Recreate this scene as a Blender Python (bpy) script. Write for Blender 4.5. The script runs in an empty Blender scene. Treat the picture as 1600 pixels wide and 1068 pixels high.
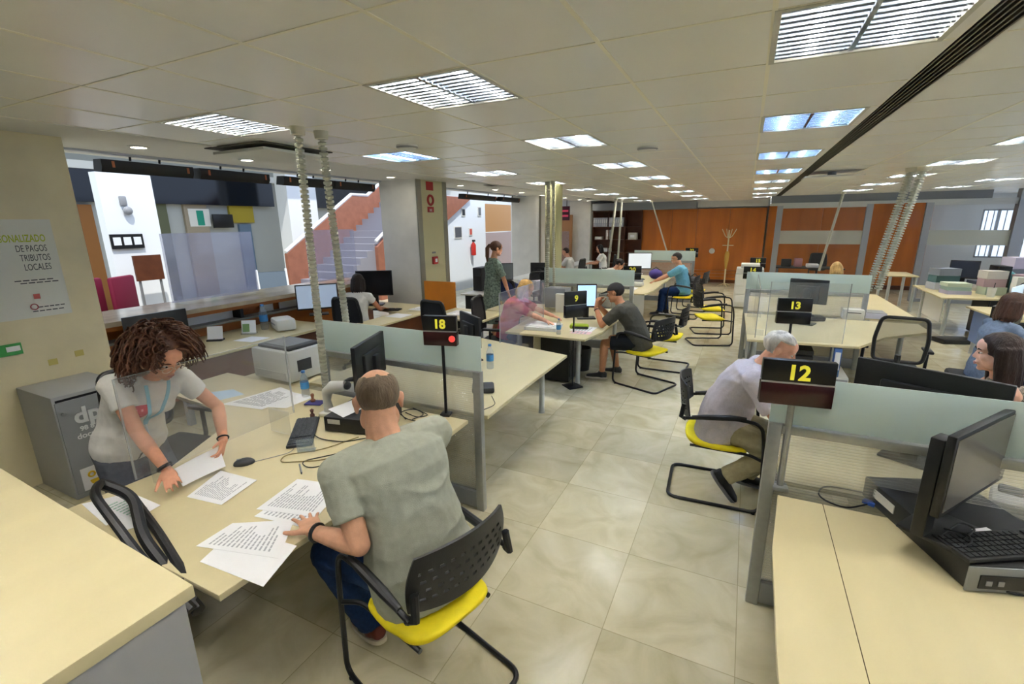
import bpy, bmesh, math, random
from mathutils import Vector as V, Matrix as M, noise
from mathutils.bvhtree import BVHTree
random.seed(7)
D = bpy.data; SC = bpy.context.scene; COL = SC.collection
R = math.radians; PI = math.pi
# ---------------------------------------------------------------- materials
def lin(c):
    if isinstance(c, str): c = [int(c[i:i+2], 16)/255 for i in (0, 2, 4)]
    return tuple(x/12.92 if x <= .04045 else ((x+.055)/1.055)**2.4 for x in c[:3]) + (1,)
MATS = {}
def mat(name, col, rough=.5, metal=0., noise_=0., nscale=8., bump=0., bscale=60., emit=0., spec=.5, coat=0., trans=0., ior=1.45, stretch=None, col2=None):
    if name in MATS: return MATS[name]
    m = D.materials.new(name); m.use_nodes = True; MATS[name] = m
    nt = m.node_tree; b = nt.nodes['Principled BSDF']; L = nt.links.new
    b.inputs['Base Color'].default_value = lin(col)
    b.inputs['Roughness'].default_value = rough; b.inputs['Metallic'].default_value = metal
    b.inputs['Specular IOR Level'].default_value = spec; b.inputs['Coat Weight'].default_value = coat
    b.inputs['Transmission Weight'].default_value = trans; b.inputs['IOR'].default_value = ior
    if emit:
        b.inputs['Emission Color'].default_value = lin(col); b.inputs['Emission Strength'].default_value = emit
    if noise_ or bump:
        tc = nt.nodes.new('ShaderNodeTexCoord'); mp = nt.nodes.new('ShaderNodeMapping'); L(tc.outputs['Object'], mp.inputs[0])
        if stretch: mp.inputs['Scale'].default_value = stretch
    if noise_:
        n = nt.nodes.new('ShaderNodeTexNoise'); n.inputs['Scale'].default_value = nscale; n.inputs['Detail'].default_value = 5
        L(mp.outputs[0], n.inputs['Vector'])
        r = nt.nodes.new('ShaderNodeValToRGB'); L(n.outputs[0], r.inputs[0])
        c = lin(col)
        r.color_ramp.elements[0].position = .3; r.color_ramp.elements[1].position = .7
        r.color_ramp.elements[0].color = lin(col2) if col2 else tuple(x*(1-noise_) for x in c[:3])+(1,)
        r.color_ramp.elements[1].color = tuple(min(1, x*(1+noise_)) for x in c[:3])+(1,) if not col2 else c
        L(r.outputs[0], b.inputs['Base Color'])
    if bump:
        n = nt.nodes.new('ShaderNodeTexNoise'); n.inputs['Scale'].default_value = bscale
        L(mp.outputs[0], n.inputs['Vector'])
        bp = nt.nodes.new('ShaderNodeBump'); bp.inputs['Strength'].default_value = bump; bp.inputs['Distance'].default_value = .01
        L(n.outputs[0], bp.inputs['Height']); L(bp.outputs[0], b.inputs['Normal'])
    return m
def math_(nt, op, a, b=None):
    n = nt.nodes.new('ShaderNodeMath'); n.operation = op
    for i, v in ((0, a), (1, b)):
        if v is None: continue
        if isinstance(v, (int, float)): n.inputs[i].default_value = v
        else: nt.links.new(v, n.inputs[i])
    return n.outputs[0]
def seethrough(name, col, clear=.85, rough=.08, ior=1.35):
    """clear sheet: mostly lets light pass, a little diffuse haze, a fresnel gloss on top"""
    m = D.materials.new(name); m.use_nodes = True; MATS[name] = m; nt = m.node_tree; nt.nodes.clear(); L = nt.links.new
    out = nt.nodes.new('ShaderNodeOutputMaterial')
    t = nt.nodes.new('ShaderNodeBsdfTransparent'); d = nt.nodes.new('ShaderNodeBsdfDiffuse'); g = nt.nodes.new('ShaderNodeBsdfGlossy')
    tr = nt.nodes.new('ShaderNodeBsdfTranslucent')
    t.inputs[0].default_value = (1, 1, 1, 1)
    d.inputs[0].default_value = lin(col); tr.inputs[0].default_value = lin(col)
    g.inputs[0].default_value = (1, 1, 1, 1); g.inputs['Roughness'].default_value = rough
    ad = nt.nodes.new('ShaderNodeMixShader'); ad.inputs[0].default_value = .5; L(d.outputs[0], ad.inputs[1]); L(tr.outputs[0], ad.inputs[2])
    mx = nt.nodes.new('ShaderNodeMixShader'); mx.inputs[0].default_value = 1-clear; L(t.outputs[0], mx.inputs[1]); L(ad.outputs[0], mx.inputs[2])
    f = nt.nodes.new('ShaderNodeFresnel'); ge = nt.nodes.new('ShaderNodeNewGeometry'); L(math_(nt, 'SUBTRACT', ior, math_(nt, 'MULTIPLY', ge.outputs['Backfacing'], ior-1/ior)), f.inputs[0])
    m2 = nt.nodes.new('ShaderNodeMixShader'); L(f.outputs[0], m2.inputs[0]); L(mx.outputs[0], m2.inputs[1]); L(g.outputs[0], m2.inputs[2])
    L(m2.outputs[0], out.inputs[0]); return m
def glow(name, col, s):
    m = D.materials.new(name); m.use_nodes = True; MATS[name] = m; nt = m.node_tree; nt.nodes.clear()
    o = nt.nodes.new('ShaderNodeOutputMaterial'); e = nt.nodes.new('ShaderNodeEmission')
    e.inputs[0].default_value = lin(col); e.inputs[1].default_value = s; nt.links.new(e.outputs[0], o.inputs[0]); return m
# ---------------------------------------------------------------- mesh builder
def fillet(pts, r, n=5, closed=False):
    pts = [V(p) for p in pts]; out = []; N = len(pts)
    for i, p in enumerate(pts):
        if not closed and i in (0, N-1): out.append(p); continue
        a, b = pts[i-1], pts[(i+1) % N]
        da, db = (a-p), (b-p); rr = min(r, da.length*.49, db.length*.49)
        s, e = p+da.normalized()*rr, p+db.normalized()*rr
        for k in range(n+1):
            t = k/n; out.append(s*(1-t)**2+p*2*t*(1-t)+e*t*t)
    return out
class MB:
    def __init__(s): s.bm = bmesh.new(); s.mi = 0
    def _f(s, vs):
        try:
            f = s.bm.faces.new(vs); f.material_index = s.mi; return f
        except ValueError: return None
    def add(s, verts, faces, X=None):
        vv = [s.bm.verts.new((X @ V(v)) if X else V(v)) for v in verts]
        for f in faces: s._f([vv[i] for i in f])
        return vv
    def box(s, c, d, X=None, bev=0., seg=2):
        x, y, z = [k/2 for k in d]; c = V(c)
        vs = [c+V((i*x, j*y, k*z)) for i in (-1, 1) for j in (-1, 1) for k in (-1, 1)]
        F = [(0, 1, 3, 2), (4, 6, 7, 5), (0, 4, 5, 1), (2, 3, 7, 6), (0, 2, 6, 4), (1, 5, 7, 3)]
        if not bev: s.add(vs, F, X); return s
        t = bmesh.new(); tv = [t.verts.new(v) for v in vs]
        for f in F: t.faces.new([tv[i] for i in f])
        bmesh.ops.bevel(t, geom=t.edges[:], offset=bev, segments=seg, affect='EDGES', profile=.5)
        t.verts.index_update(); s.add([v.co.copy() for v in t.verts], [[v.index for v in f.verts] for f in t.faces], X); t.free(); return s
    def bb(s, x0, x1, y0, y1, z0, z1, X=None, bev=0.):
        return s.box(((x0+x1)/2, (y0+y1)/2, (z0+z1)/2), (x1-x0, y1-y0, z1-z0), X, bev)
    def prism(s, poly, z0, z1, X=None, bev=0.):
        n = len(poly)
        if bev:
            t = bmesh.new(); a = [t.verts.new((p[0], p[1], z0)) for p in poly]; b = [t.verts.new((p[0], p[1], z1)) for p in poly]
            t.faces.new(a[::-1]); t.faces.new(b)
            for i in range(n): t.faces.new((a[i], a[(i+1) % n], b[(i+1) % n], b[i]))
            ed = [e for f in (list(t.faces)[0], list(t.faces)[1]) for e in f.edges]
            bmesh.ops.bevel(t, geom=ed, offset=bev, segments=2, affect='EDGES', profile=.5)
            t.verts.index_update(); s.add([v.co.copy() for v in t.verts], [[v.index for v in f.verts] for f in t.faces], X); t.free(); return s
        vs = [(p[0], p[1], z0) for p in poly]+[(p[0], p[1], z1) for p in poly]
        s.add(vs, [tuple(range(n))[::-1], tuple(range(n, 2*n))]+[(i, (i+1) % n, n+(i+1) % n, n+i) for i in range(n)], X); return s
    def loft(s, rings, cap=True, X=None, closed=False):
        n = len(rings[0]); vs = [p for r in rings for p in r]; F = []
        m = len(rings)
        for k in range(m if closed else m-1):
            for i in range(n):
                j = (i+1) % n; q = (k+1) % m
                F.append((k*n+i, k*n+j, q*n+j, q*n+i))
        if cap and not closed: F += [tuple(range(n))[::-1], tuple((m-1)*n+i for i in range(n))]
        s.add(vs, F, X); return s
    def tube(s, pts, r, n=8, X=None, closed=False, flat=1.):
        pts = [V(p) for p in pts]; N = len(pts); rr = r if isinstance(r, (list, tuple)) else [r]*N
        T = []
        for i in range(N):
            a = pts[i-1] if (i or closed) else pts[i]; b = pts[(i+1) % N] if (i < N-1 or closed) else pts[i]
            T.append((b-a).normalized() if (b-a).length > 1e-9 else V((0, 0, 1)))
        u = T[0].orthogonal().normalized()
        if abs(T[0].z) < .9: u = T[0].cross(V((0, 0, 1))).normalized()
        rings = []
        for i in range(N):
            u = (u-T[i]*u.dot(T[i])).normalized(); w = T[i].cross(u)
            rings.append([pts[i]+(u*math.cos(2*PI*k/n)+w*math.sin(2*PI*k/n)*flat)*rr[i] for k in range(n)])
        s.loft(rings, True, X, closed); return s
    def cyl(s, p0, p1, r0, r1=None, n=16, X=None): return s.tube([p0, p1], [r0, r0 if r1 is None else r1], n, X)
    def sph(s, c, r, u=14, v=9, X=None, rot=None):
        if isinstance(r, (int, float)): r = (r, r, r)
        c = V(c); vs = [V((0, 0, 1))]; 
        for i in range(1, v):
            for j in range(u):
                a, b = PI*i/v, 2*PI*j/u; vs.append(V((math.sin(a)*math.cos(b), math.sin(a)*math.sin(b), math.cos(a))))
        vs.append(V((0, 0, -1)))
        out = []
        for p in vs:
            q = V((p.x*r[0], p.y*r[1], p.z*r[2])); out.append(c+(rot @ q if rot else q))
        F = [(0, 1+j, 1+(j+1) % u) for j in range(u)]
        for i in range(v-2):
            for j in range(u):
                a = 1+i*u; F.append((a+j, a+u+j, a+u+(j+1) % u, a+(j+1) % u))
        a = 1+(v-2)*u; F += [(a+j, len(vs)-1, a+(j+1) % u) for j in range(u)]
        s.add(out, F, X); return s
    def lathe(s, prof, n=24, X=None, cap=True):
        s.loft([[V((r*math.cos(2*PI*k/n), r*math.sin(2*PI*k/n), z)) for k in range(n)] for r, z in prof], cap, X); return s
    def text(s, body, X, size=.1, ext=.001, align='LEFT', bold=0.):
        cu = D.curves.new('t', 'FONT'); cu.body = body; cu.size = size; cu.extrude = ext; cu.align_x = align; cu.offset = bold; cu.resolution_u = 3
        o = D.objects.new('t', cu); COL.objects.link(o); dg = bpy.context.evaluated_depsgraph_get(); dg.update()
        me = D.meshes.new_from_object(o.evaluated_get(dg))
        s.add([v.co.copy() for v in me.vertices], [tuple(p.vertices) for p in me.polygons], X)
        D.objects.remove(o); D.curves.remove(cu); D.meshes.remove(me); return s
    def build(s, name, ms, parent=None, smooth=True, ang=35, loc=None, fix=True):
        if fix: bmesh.ops.recalc_face_normals(s.bm, faces=s.bm.faces[:])
        me = D.meshes.new(name); s.bm.to_mesh(me); s.bm.free()
        for m in (ms if isinstance(ms, (list, tuple)) else [ms]): me.materials.append(m)
        if smooth:
            me.polygons.foreach_set('use_smooth', [True]*len(me.polygons)); me.set_sharp_from_angle(angle=R(ang))
        o = D.objects.new(name, me); COL.objects.link(o)
        if parent: o.parent = parent
        if loc: o.location = loc
        return o
def tag(o, label, cat, group=None, kind=None):
    o['label'] = label; o['category'] = cat
    if group: o['group'] = group
    if kind: o['kind'] = kind
    return o
def thing(name, label, cat, loc=(0, 0, 0), rz=0., group=None):
    o = D.objects.new(name, None); COL.objects.link(o); o.location = loc; o.rotation_euler = (0, 0, rz); o.empty_display_size = .1
    return tag(o, label, cat, group)
def struct(name, mb, m, **k):
    o = mb.build(name, m, **k); o['kind'] = 'structure'; return o
KIDS = {}
def dup(t, loc, rz=0., label=None, group=None):
    """a copy of a thing with copies of its parts and their sub-parts"""
    def cp(o, par):
        c = o.copy(); COL.objects.link(c); c.parent = par
        for ch in KIDS.get(o.name) or [x for x in D.objects if x.parent == o]: cp(ch, c)
        return c
    r = cp(t, None); r.location = loc; r.rotation_euler = (0, 0, rz)
    if label: r['label'] = label
    if group: r['group'] = group
    return r
def TX(x, y, z, rz=0., rx=0., ry=0.):
    return M.Translation((x, y, z)) @ M.Rotation(rz, 4, 'Z') @ M.Rotation(rx, 4, 'X') @ M.Rotation(ry, 4, 'Y')
def frameX(o, x, y):
    """matrix with origin o, x axis and y axis (z = x cross y): lays flat drawings on walls"""
    x = V(x).normalized(); y = V(y).normalized(); z = x.cross(y)
    return M(((x.x, y.x, z.x, o[0]), (x.y, y.y, z.y, o[1]), (x.z, y.z, z.z, o[2]), (0, 0, 0, 1)))
# ---------------------------------------------------------------- people
def remesh(mb, voxel, it=4, fac=.5):
    me = D.meshes.new('tmp'); bmesh.ops.recalc_face_normals(mb.bm, faces=mb.bm.faces[:]); mb.bm.to_mesh(me); mb.bm.free()
    o = D.objects.new('tmp', me); COL.objects.link(o)
    r = o.modifiers.new('r', 'REMESH'); r.mode = 'VOXEL'; r.voxel_size = voxel; r.use_smooth_shade = True
    if it:
        s = o.modifiers.new('s', 'SMOOTH'); s.iterations = it; s.factor = fac
    dg = bpy.context.evaluated_depsgraph_get(); dg.update()
    out = D.meshes.new_from_object(o.evaluated_get(dg)); D.objects.remove(o); D.meshes.remove(me); return out
def link_mesh(me, name, m, parent, loc):
    me.materials.clear(); me.materials.append(m); me.name = name
    me.transform(M.Translation(-V(loc)))
    me.polygons.foreach_set('use_smooth', [True]*len(me.polygons))
    o = D.objects.new(name, me); COL.objects.link(o); o.parent = parent; return o
def wrinkle(me, amp, sc, stretch=(1, 1, 1)):
    me.update()
    nn = [v.normal.copy() for v in me.vertices]
    for v, n in zip(me.vertices, nn):
        p = V((v.co.x*stretch[0], v.co.y*stretch[1], v.co.z*stretch[2]))*sc
        a = noise.noise(p); v.co += n*amp*(1-2*abs(a)-.35+.5*noise.noise(p*.5))
def ell(c, a, b, ra, rb, n=16, p=2.):
    out = []
    for k in range(n):
        t = 2*PI*k/n; cx, sx = math.cos(t), math.sin(t)
        out.append(V(c)+a*(ra*math.copysign(abs(cx)**(2/p), cx))+b*(rb*math.copysign(abs(sx)**(2/p), sx)))
    return out
def limb(mb, pts, rad, n=12, ends=(1, 1)):
    pts = [V(p) for p in pts]; P = []; RR = []
    for i in range(len(pts)-1):
        for k in range(4):
            t = k/4; P.append(pts[i].lerp(pts[i+1], t)); RR.append(rad[i]*(1-t)+rad[i+1]*t)
    P.append(pts[-1]); RR.append(rad[-1]); mb.tube(P, RR, n)
    for i, p in enumerate(pts):
        if (i == 0 and not ends[0]) or (i == len(pts)-1 and not ends[1]): continue
        mb.sph(p, rad[i]*.99, 12, 8)
def ik(a, b, l1, l2, pole):
    a, b, pole = V(a), V(b), V(pole); d = b-a; L = min(d.length, (l1+l2)*.995); dn = d.normalized()
    x = (l1*l1-l2*l2+L*L)/(2*L); h = math.sqrt(max(l1*l1-x*x, 1e-6))
    q = pole-dn*pole.dot(dn); q.normalize(); return a+dn*x+q*h, a+dn*L
def hand(mb, w, d, pn, side, k=1., curl=.35, spread=.16, thumb=.7):
    """five-fingered hand: wrist w, pointing along d, palm normal pn; side +1 puts the thumb on d x pn"""
    d = V(d).normalized(); pn = V(pn); pn = (pn-d*pn.dot(d)).normalized(); t = d.cross(pn)*side
    S = lambda p, a, b, ra, rb: ell(p, a, b, ra*k, rb*k, 12, 2.6)
    w = V(w); rings = []
    for u, ra, rb in ((-.01, .026, .019), (.02, .031, .017), (.05, .039, .015), (.08, .041, .013), (.095, .037, .010)):
        rings.append(S(w+d*u*k, t, pn, ra, rb))
    mb.loft(rings)
    for i, (off, ln, rr) in enumerate(((.030, .070, .0085), (.0105, .080, .0088), (-.0095, .074, .0084), (-.029, .058, .0074))):
        a = spread*(1.5-i)*.75; c = curl*(1+.12*i)
        p = w+(d*.088+t*off)*k; P = [p]; ang = c*.35
        fd = (d*math.cos(a)+t*math.sin(a)).normalized()
        for f in (.45, .31, .24):
            dd = fd*math.cos(ang)+pn*math.sin(ang); p = p+dd*ln*f*k; P.append(p); ang += c*.8
        limb(mb, P, [rr*k*q for q in (1.08, 1., .92, .8)], 8)
    p = w+(d*.022+t*.026)*k; P = [p]; dd = (d*math.cos(thumb)+t*math.sin(thumb)+pn*.25).normalized()
    for ln, q in ((.042, 0), (.034, .3), (.026, .55)):
        e = (dd+d*q*.6).normalized(); p = p+e*ln*k; P.append(p)
    limb(mb, P, [r_*k for r_ in (.0145, .0115, .0098, .0082)], 8)
    return w+d*.1*k
SKIN = {}
def skin(c): return mat('skin_'+c, c, .52, 0, .10, 25, .12, 220, spec=.35)
def cloth(name, c, n=.10, sc=40, bump=.25, bs=350, **k): return mat(name, c, .85, 0, n, sc, bump, bs, spec=.2, **k)
def person(label, P, yaw, lean=10, side=0, twist=0, hp=-10, hy=0, L=None, Rr=None, FL=None, FR=None, k=1., sw=1., fat=1., fem=False, sk='d9a98c',
           shirt=None, sleeve=.75, pants=None, plen=1., shoes=None, hair=('short', '3a2a1e'), vox=.006, hcurl=(.35, .35), extra=None, stand=False, dress=None, belly=0., hroll=0, headfwd=0., loose=1., hem=0., hs=1.03, ndrop=0.):
    P = V(P); loc = V((P.x, P.y, 0)); t = thing('person', label, 'person', loc)
    f = V((math.cos(yaw), math.sin(yaw), 0)); l = V((-f.y, f.x, 0)); u = V((0, 0, 1))
    def dirn(a, b): return (u*math.cos(a)*math.cos(b)+f*math.sin(a)+l*math.sin(b)*math.cos(a)).normalized()
    s1 = dirn(R(lean)*.6, R(side)*.6); s2 = dirn(R(lean)*1.25, R(side)*1.2)
    W = P+s1*.25*k; N = W+s2*.28*k
    l2 = (M.Rotation(R(twist), 3, s2) @ l); l2 = (l2-s2*l2.dot(s2)).normalized(); f2 = l2.cross(s2); l1 = (l-s1*l.dot(s1)).normalized(); f1 = l1.cross(s1)
    shw = (.165 if fem else .19)*k*sw
    sh = {1: N-s2*.045*k+l2*shw, -1: N-s2*.045*k-l2*shw}
    hip = {1: P+l*.085*k, -1: P-l*.085*k}
    # head frame
    ya = yaw+R(twist)+R(hy); hf = V((math.cos(ya), math.sin(ya), 0)); hr = V((hf.y, -hf.x, 0))
    hfd = hf*math.cos(R(hp))+u*math.sin(R(hp)); hu = hr.cross(hfd)
    Rm = M.Rotation(R(hroll), 3, hfd); hr = Rm @ hr; hu = Rm @ hu
    nk = (s2*.75+u*.4+f2*(.25+headfwd)).normalized()
    HC = N+nk*(.062-ndrop)*k+hu*.105*k*hs+hfd*.024
    HX = M(((hr.x, hfd.x, hu.x, HC.x), (hr.y, hfd.y, hu.y, HC.y), (hr.z, hfd.z, hu.z, HC.z), (0, 0, 0, 1))) @ M.Scale(min(k, 1.02)*hs, 4)
    HQ = HX.to_3x3()
    # limbs
    la, lf, lt, ls = .285*k, .25*k, .42*k, .42*k
    arm = {}
    for sd, T in ((1, L), (-1, Rr)):
        T = T or {}
        w = V(T.get('w', sh[sd]+u*(-.5*k)+l*sd*.06+f*.05)); pole = V(T.get('pole', (-f*.5+l*sd*.5-u*.6)))
        e, w = ik(sh[sd], w, la, lf, pole); arm[sd] = (e, w, T)
    leg = {}
    for sd, T in ((1, FL), (-1, FR)):
        T = T or {}
        a = V(T.get('a', V((P.x, P.y, .08*k))+l*sd*.1+(V((0, 0, 0)) if stand else f*.42))); kn, a = ik(hip[sd], a, lt, ls, V(T.get('pole', f+u*(.1 if stand else .6))))
        leg[sd] = (kn, a, V(T.get('toe', f+l*sd*.15)).normalized())
    # ---- body, one continuous surface
    B = MB()
    fe = .9 if fem else 1.
    tr = [(P-s1*.06*k, l1, f1, .155, .10), (P+s1*.04*k, l1, f1, .165*(1.03 if fem else 1), .11), (W-s1*.06*k, l1, f1, .14*fe, .098), (W+s2*.03*k, l2, f2, .138*fe, .098), (W+s2*.13*k, l2, f2, .158*fe, .112), (W+s2*.2*k, l2, f2, .165*fe, .105), (N-s2*.05*k, l2, f2, .15*fe, .075), (N-s2*.01*k, l2, f2, .075, .06)]
    B.loft([ell(c, a, b, ra*k*fat, rb*k*fat, 18, 2.4) for c, a, b, ra, rb in tr])
    for sd in (1, -1):
        e, w, T = arm[sd]; am = .92 if fem else 1.06
        limb(B, [N-s2*.03*k+l2*sd*.05*k, sh[sd]-s2*.012, sh[sd].lerp(e, .35), e, e.lerp(w, .3), w], [q*k*am for q in (.05, .056, .048, .039, .041, .026)])
        d = V(T.get('d', (w-e))).normalized(); pn = V(T.get('pn', (-u+f*.01)))
        hand(B, w, d, pn, T.get('side', sd if pn.z < 0 else -sd), k*(.92 if fem else 1.03), T.get('curl', .35), T.get('spread', .16), T.get('thumb', .7))
        kn, a, toe = leg[sd]
        limb(B, [hip[sd], hip[sd].lerp(kn, .5), kn, kn.lerp(a, .3), a], [q*k*(1 if not fem else .97)*(.5+.5*fat) for q in (.088, .076, .055, .056, .036)])
        fu = toe.cross(l); fu = (fu if fu.z > 0 else -fu).normalized(); limb(B, [a, a+toe*.10*k-fu*.052*k, a+toe*.15*k-fu*.056*k], [.032*k, .02*k, .014*k])
    nf = fe*(.6+.4*fat)*hs**.3; limb(B, [N-s2*.05*k, N+nk*.04*k, HC-hu*.05-hfd*.018], [.074*k*nf, .06*k*nf, .056*k*nf])
    S = lambda c, r, rot=None: B.sph(c, r, 20, 14, X=HX, rot=rot)
    S((0, -.016, .032), (.075, .094, .083)); S((0, .022, -.028), (.062, .068, .086)); S((0, .034, -.075), (.044, .046, .036)); S((0, .068, -.094), (.02, .018, .016))
    ns = .8 if fem else 1.
    S((0, .055, .04), (.058, .036, .05))
    B.tube([(0, .080, .022), (0, .0925-.003*(fem), .002), (0, .1025-.002*fem, -.02), (0, .098-.001*fem, -.031)], [q*ns for q in (.008, .010, .0125, .009)], 10, X=HX)
    for q in (1, -1):
        S((q*.010*ns, .091, -.027), (.009*ns, .010*ns, .008*ns)); S((q*.036, .062, -.022), (.024, .022, .022)); S((q*.03, .074-.003*fem, .03), (.026, .012, .009))
        S((q*.078, -.012, -.004), (.009, .021, .032)); S((q*.084, -.02, .008), (.007, .013, .018)); S((q*.048, .018, -.055), (.022, .045, .036)); S((q*.040, .046, -.042), (.022, .028, .034))
    S((0, .086, -.054), (.022, .011, .006)); S((0, .084, -.065), (.018, .011, .007)); 
    me = remesh(B, vox, 3, .45)
    sm = skin(sk); body = link_mesh(me, 'body', sm, t, loc)
    # eyes, brows, lips
    if vox < .012:
        eye = mat('eye_white', 'cfc6bc', .3); iris = mat('iris_brown', '2b1a12', .15)
        for q in (1, -1):
            E_ = MB(); E_.sph((q*.030, .0765, .006), (.0118, .0092, .0058), 14, 10, X=HX); o = E_.build('eye', eye, t); o.data.transform(M.Translation(-loc))
            E_ = MB(); E_.sph((q*.030, .0835, .0052), (.0062, .0046, .0056), 10, 8, X=HX); i_ = E_.build('iris', iris, o); i_.data.transform(M.Translation(-loc))
            E_ = MB(); E_.tube([(q*.014, .088, .024), (q*.03, .0885, .031), (q*.047, .078, .026)], [.003, .0042, .002], 6, X=HX); o = E_.build('eyebrow', mat('brow_'+hair[1], hair[1], .9), t); o.data.transform(M.Translation(-loc))
        E_ = MB(); E_.tube([(-.021, .091, -.058), (-.01, .0965, -.0565), (0, .0965, -.058), (.01, .0965, -.0565), (.021, .091, -.058)], [.001, .0042, .004, .0042, .001], 8, X=HX)
        E_.tube([(-.018, .090, -.061), (0, .0955, -.066), (.018, .090, -.061)], [.001, .0055, .001], 8, X=HX)
        o = E_.build('lips', mat('lips_'+sk, 'b9756a' if fem else 'b07a68', .45), t); o.data.transform(M.Translation(-loc))
    # ---- clothes
    cv = max(.007, vox*1.15)
    if shirt or dress:
        C_ = MB(); g = 1.0*loose
        hemz = -.07-hem if not dress else -.05
        rows = [(P+s1*hemz*k, l1, f1, .178, .128), (P+s1*.04*k, l1, f1, .182, .130+belly*.6), (W-s1*.06*k, l1, f1, .162*fe, .122+belly), (W+s2*.03*k, l2, f2, .158*fe, .118+belly*.7), (W+s2*.13*k, l2, f2, .176*fe, .13+(.015 if fem else 0)), (W+s2*.2*k, l2, f2, .182*fe, .122), (N-s2*.045*k, l2, f2, .16*fe, .092), (N-s2*.012*k, l2, f2, .086*fe, .074), (N+s2*.008*k, l2, f2, .07*fe, .066)]
        C_.loft([ell(c, a, b, ra*k*fat*g, rb*k*fat*g, 20, 2.3) for c, a, b, ra, rb in rows])
        if fem:
            for q in (1, -1): C_.sph(W+s2*.12*k+l2*q*.075*k+f2*.075*k, .068*k, 14, 10)
        for sd in (1, -1):
            e, w, T = arm[sd]
            if sleeve > 0:
                a0 = N-s2*.035*k+l2*sd*.06*k; a1 = sh[sd]-s2*.01
                if sleeve <= 1: pts = [a0, a1, a1.lerp(e, sleeve*.55), a1.lerp(e, sleeve)]; rd = [.058, .069, .065, .063]
                else: pts = [a0, a1, e, e.lerp(w, sleeve-1)]; rd = [.058, .068, .055, .042]
                limb(C_, pts, [q*k*(.94 if fem else 1.07)*(.4+.6*loose) for q in rd], 14, (1, 0))
        if dress:
            z0 = dress
            rows = []
            for q in range(7):
                v = q/6; c = V((P.x, P.y, P.z))*(1-v)+V((P.x, P.y, z0))*v; rows.append(ell(c, l, f, (.17+.06*v)*k, (.13+.09*v)*k, 24, 2.))
            C_.loft(rows)
        me = remesh(C_, cv, 3, .5); wrinkle(me, .007*k, 5.5, (1, 1, 1.9)); wrinkle(me, .0022, 13, (1, 1, 1.4))
        top = link_mesh(me, 'dress' if dress else 'shirt', shirt, t, loc)
    if pants:
        C_ = MB()
        C_.loft([ell(c, l1, f1, ra*k*fat, rb*k*fat, 18, 2.3) for c, ra, rb in ((P-s1*.10*k, .15, .105), (P-s1*.02*k, .174, .124), (P+s1*.06*k, .170, .120), (P+s1*.13*k, .155, .112))])
        for sd in (1, -1):
            kn, a, toe = leg[sd]
            if plen > .55:
                v = (plen-.5)*2; pts = [hip[sd], hip[sd].lerp(kn, .5), kn, kn.lerp(a, .5*v), kn.lerp(a, v*.98)]; rd = [.098, .09, .074, .068, .062]
            else: pts = [hip[sd], hip[sd].lerp(kn, plen*1.), hip[sd].lerp(kn, plen*2)]; rd = [.1, .097, .09]
            limb(C_, pts, [q*k*(.5+.5*fat) for q in rd], 14, (1, 0))
        me = remesh(C_, cv, 3, .5); wrinkle(me, .006, 10, (1, 1, 1.5)); link_mesh(me, 'shorts' if plen < .55 else 'trousers', pants, t, loc)
    if shoes:
        for sd in (1, -1):
            kn, a, toe = leg[sd]; sh_ = MB(); up = (a-kn).normalized()*-1
            tz = toe; sn = l*1.; nrm = tz.cross(sn); nrm = nrm if nrm.z > 0 else -nrm; sn = nrm.cross(tz).normalized()
            b0 = a-nrm*.07*k-tz*.065*k
            rows = []
            for v, hw, hh in ((0, .028, .055), (.02, .036, .07), (.09, .038, .068), (.14, .043, .048), (.2, .046, .036), (.25, .038, .028), (.27, .02, .018)):
                rows.append(ell(b0+tz*v*k+nrm*hh*.5*k+nrm*.018, sn, nrm, hw*k, hh*.55*k, 14, 2.6))
            sh_.loft(rows); sh_.tube([a-nrm*.05, a+nrm*.03], [.046*k, .047*k], 14)
            me = remesh(sh_, .007, 3, .5); so = link_mesh(me, 'shoe', shoes[0], t, loc)
            s2_ = MB(); s2_.loft([[p for p in ell(b0+tz*.135*k+nrm*q, tz, sn, .148*k, .047*k, 24, 2.6)] for q in (0, .02)])
            q_ = s2_.build('sole', shoes[1], so); q_.data.transform(M.Translation(-loc))
    # ---- hair
    kind, hc = hair[0], hair[1]; hm = mat('hair_'+hc, hc, .55, 0, .35, 30, .5, 120, stretch=(1, 1, .25), spec=.4)
    def cap(r=(.081, .101, .09), c=(0, -.02, .036), hl=.062, fz=.062, low=-.055, bald=0, tex=.004, nm='hair', mm=hm):
        H = MB(); H.sph((0, 0, 0), 1., 40, 26)
        for v in H.bm.verts:
            p = V((v.co.x*r[0]+c[0], v.co.y*r[1]+c[1], v.co.z*r[2]+c[2]))
            n_ = noise.noise(p*55)*tex+noise.noise(p*140)*tex*.5
            face = p.y > hl-.06*max(0, abs(p.x)-.045)/.03 and p.z < fz
            side_ = (p.y > .012 and p.z < .005); nape = p.z < low-.02
            q = p+(p-V(c)).normalized()*n_
            if face or side_ or nape: q = V(c)+(p-V(c))*.72
            if bald and (p-V((0, -.045, .122))).length < bald: q = V(c)+(p-V(c))*.86
            v.co = HX @ q
        o = H.build(nm, mm, t, ang=80); o.data.transform(M.Translation(-loc)); return o
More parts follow.
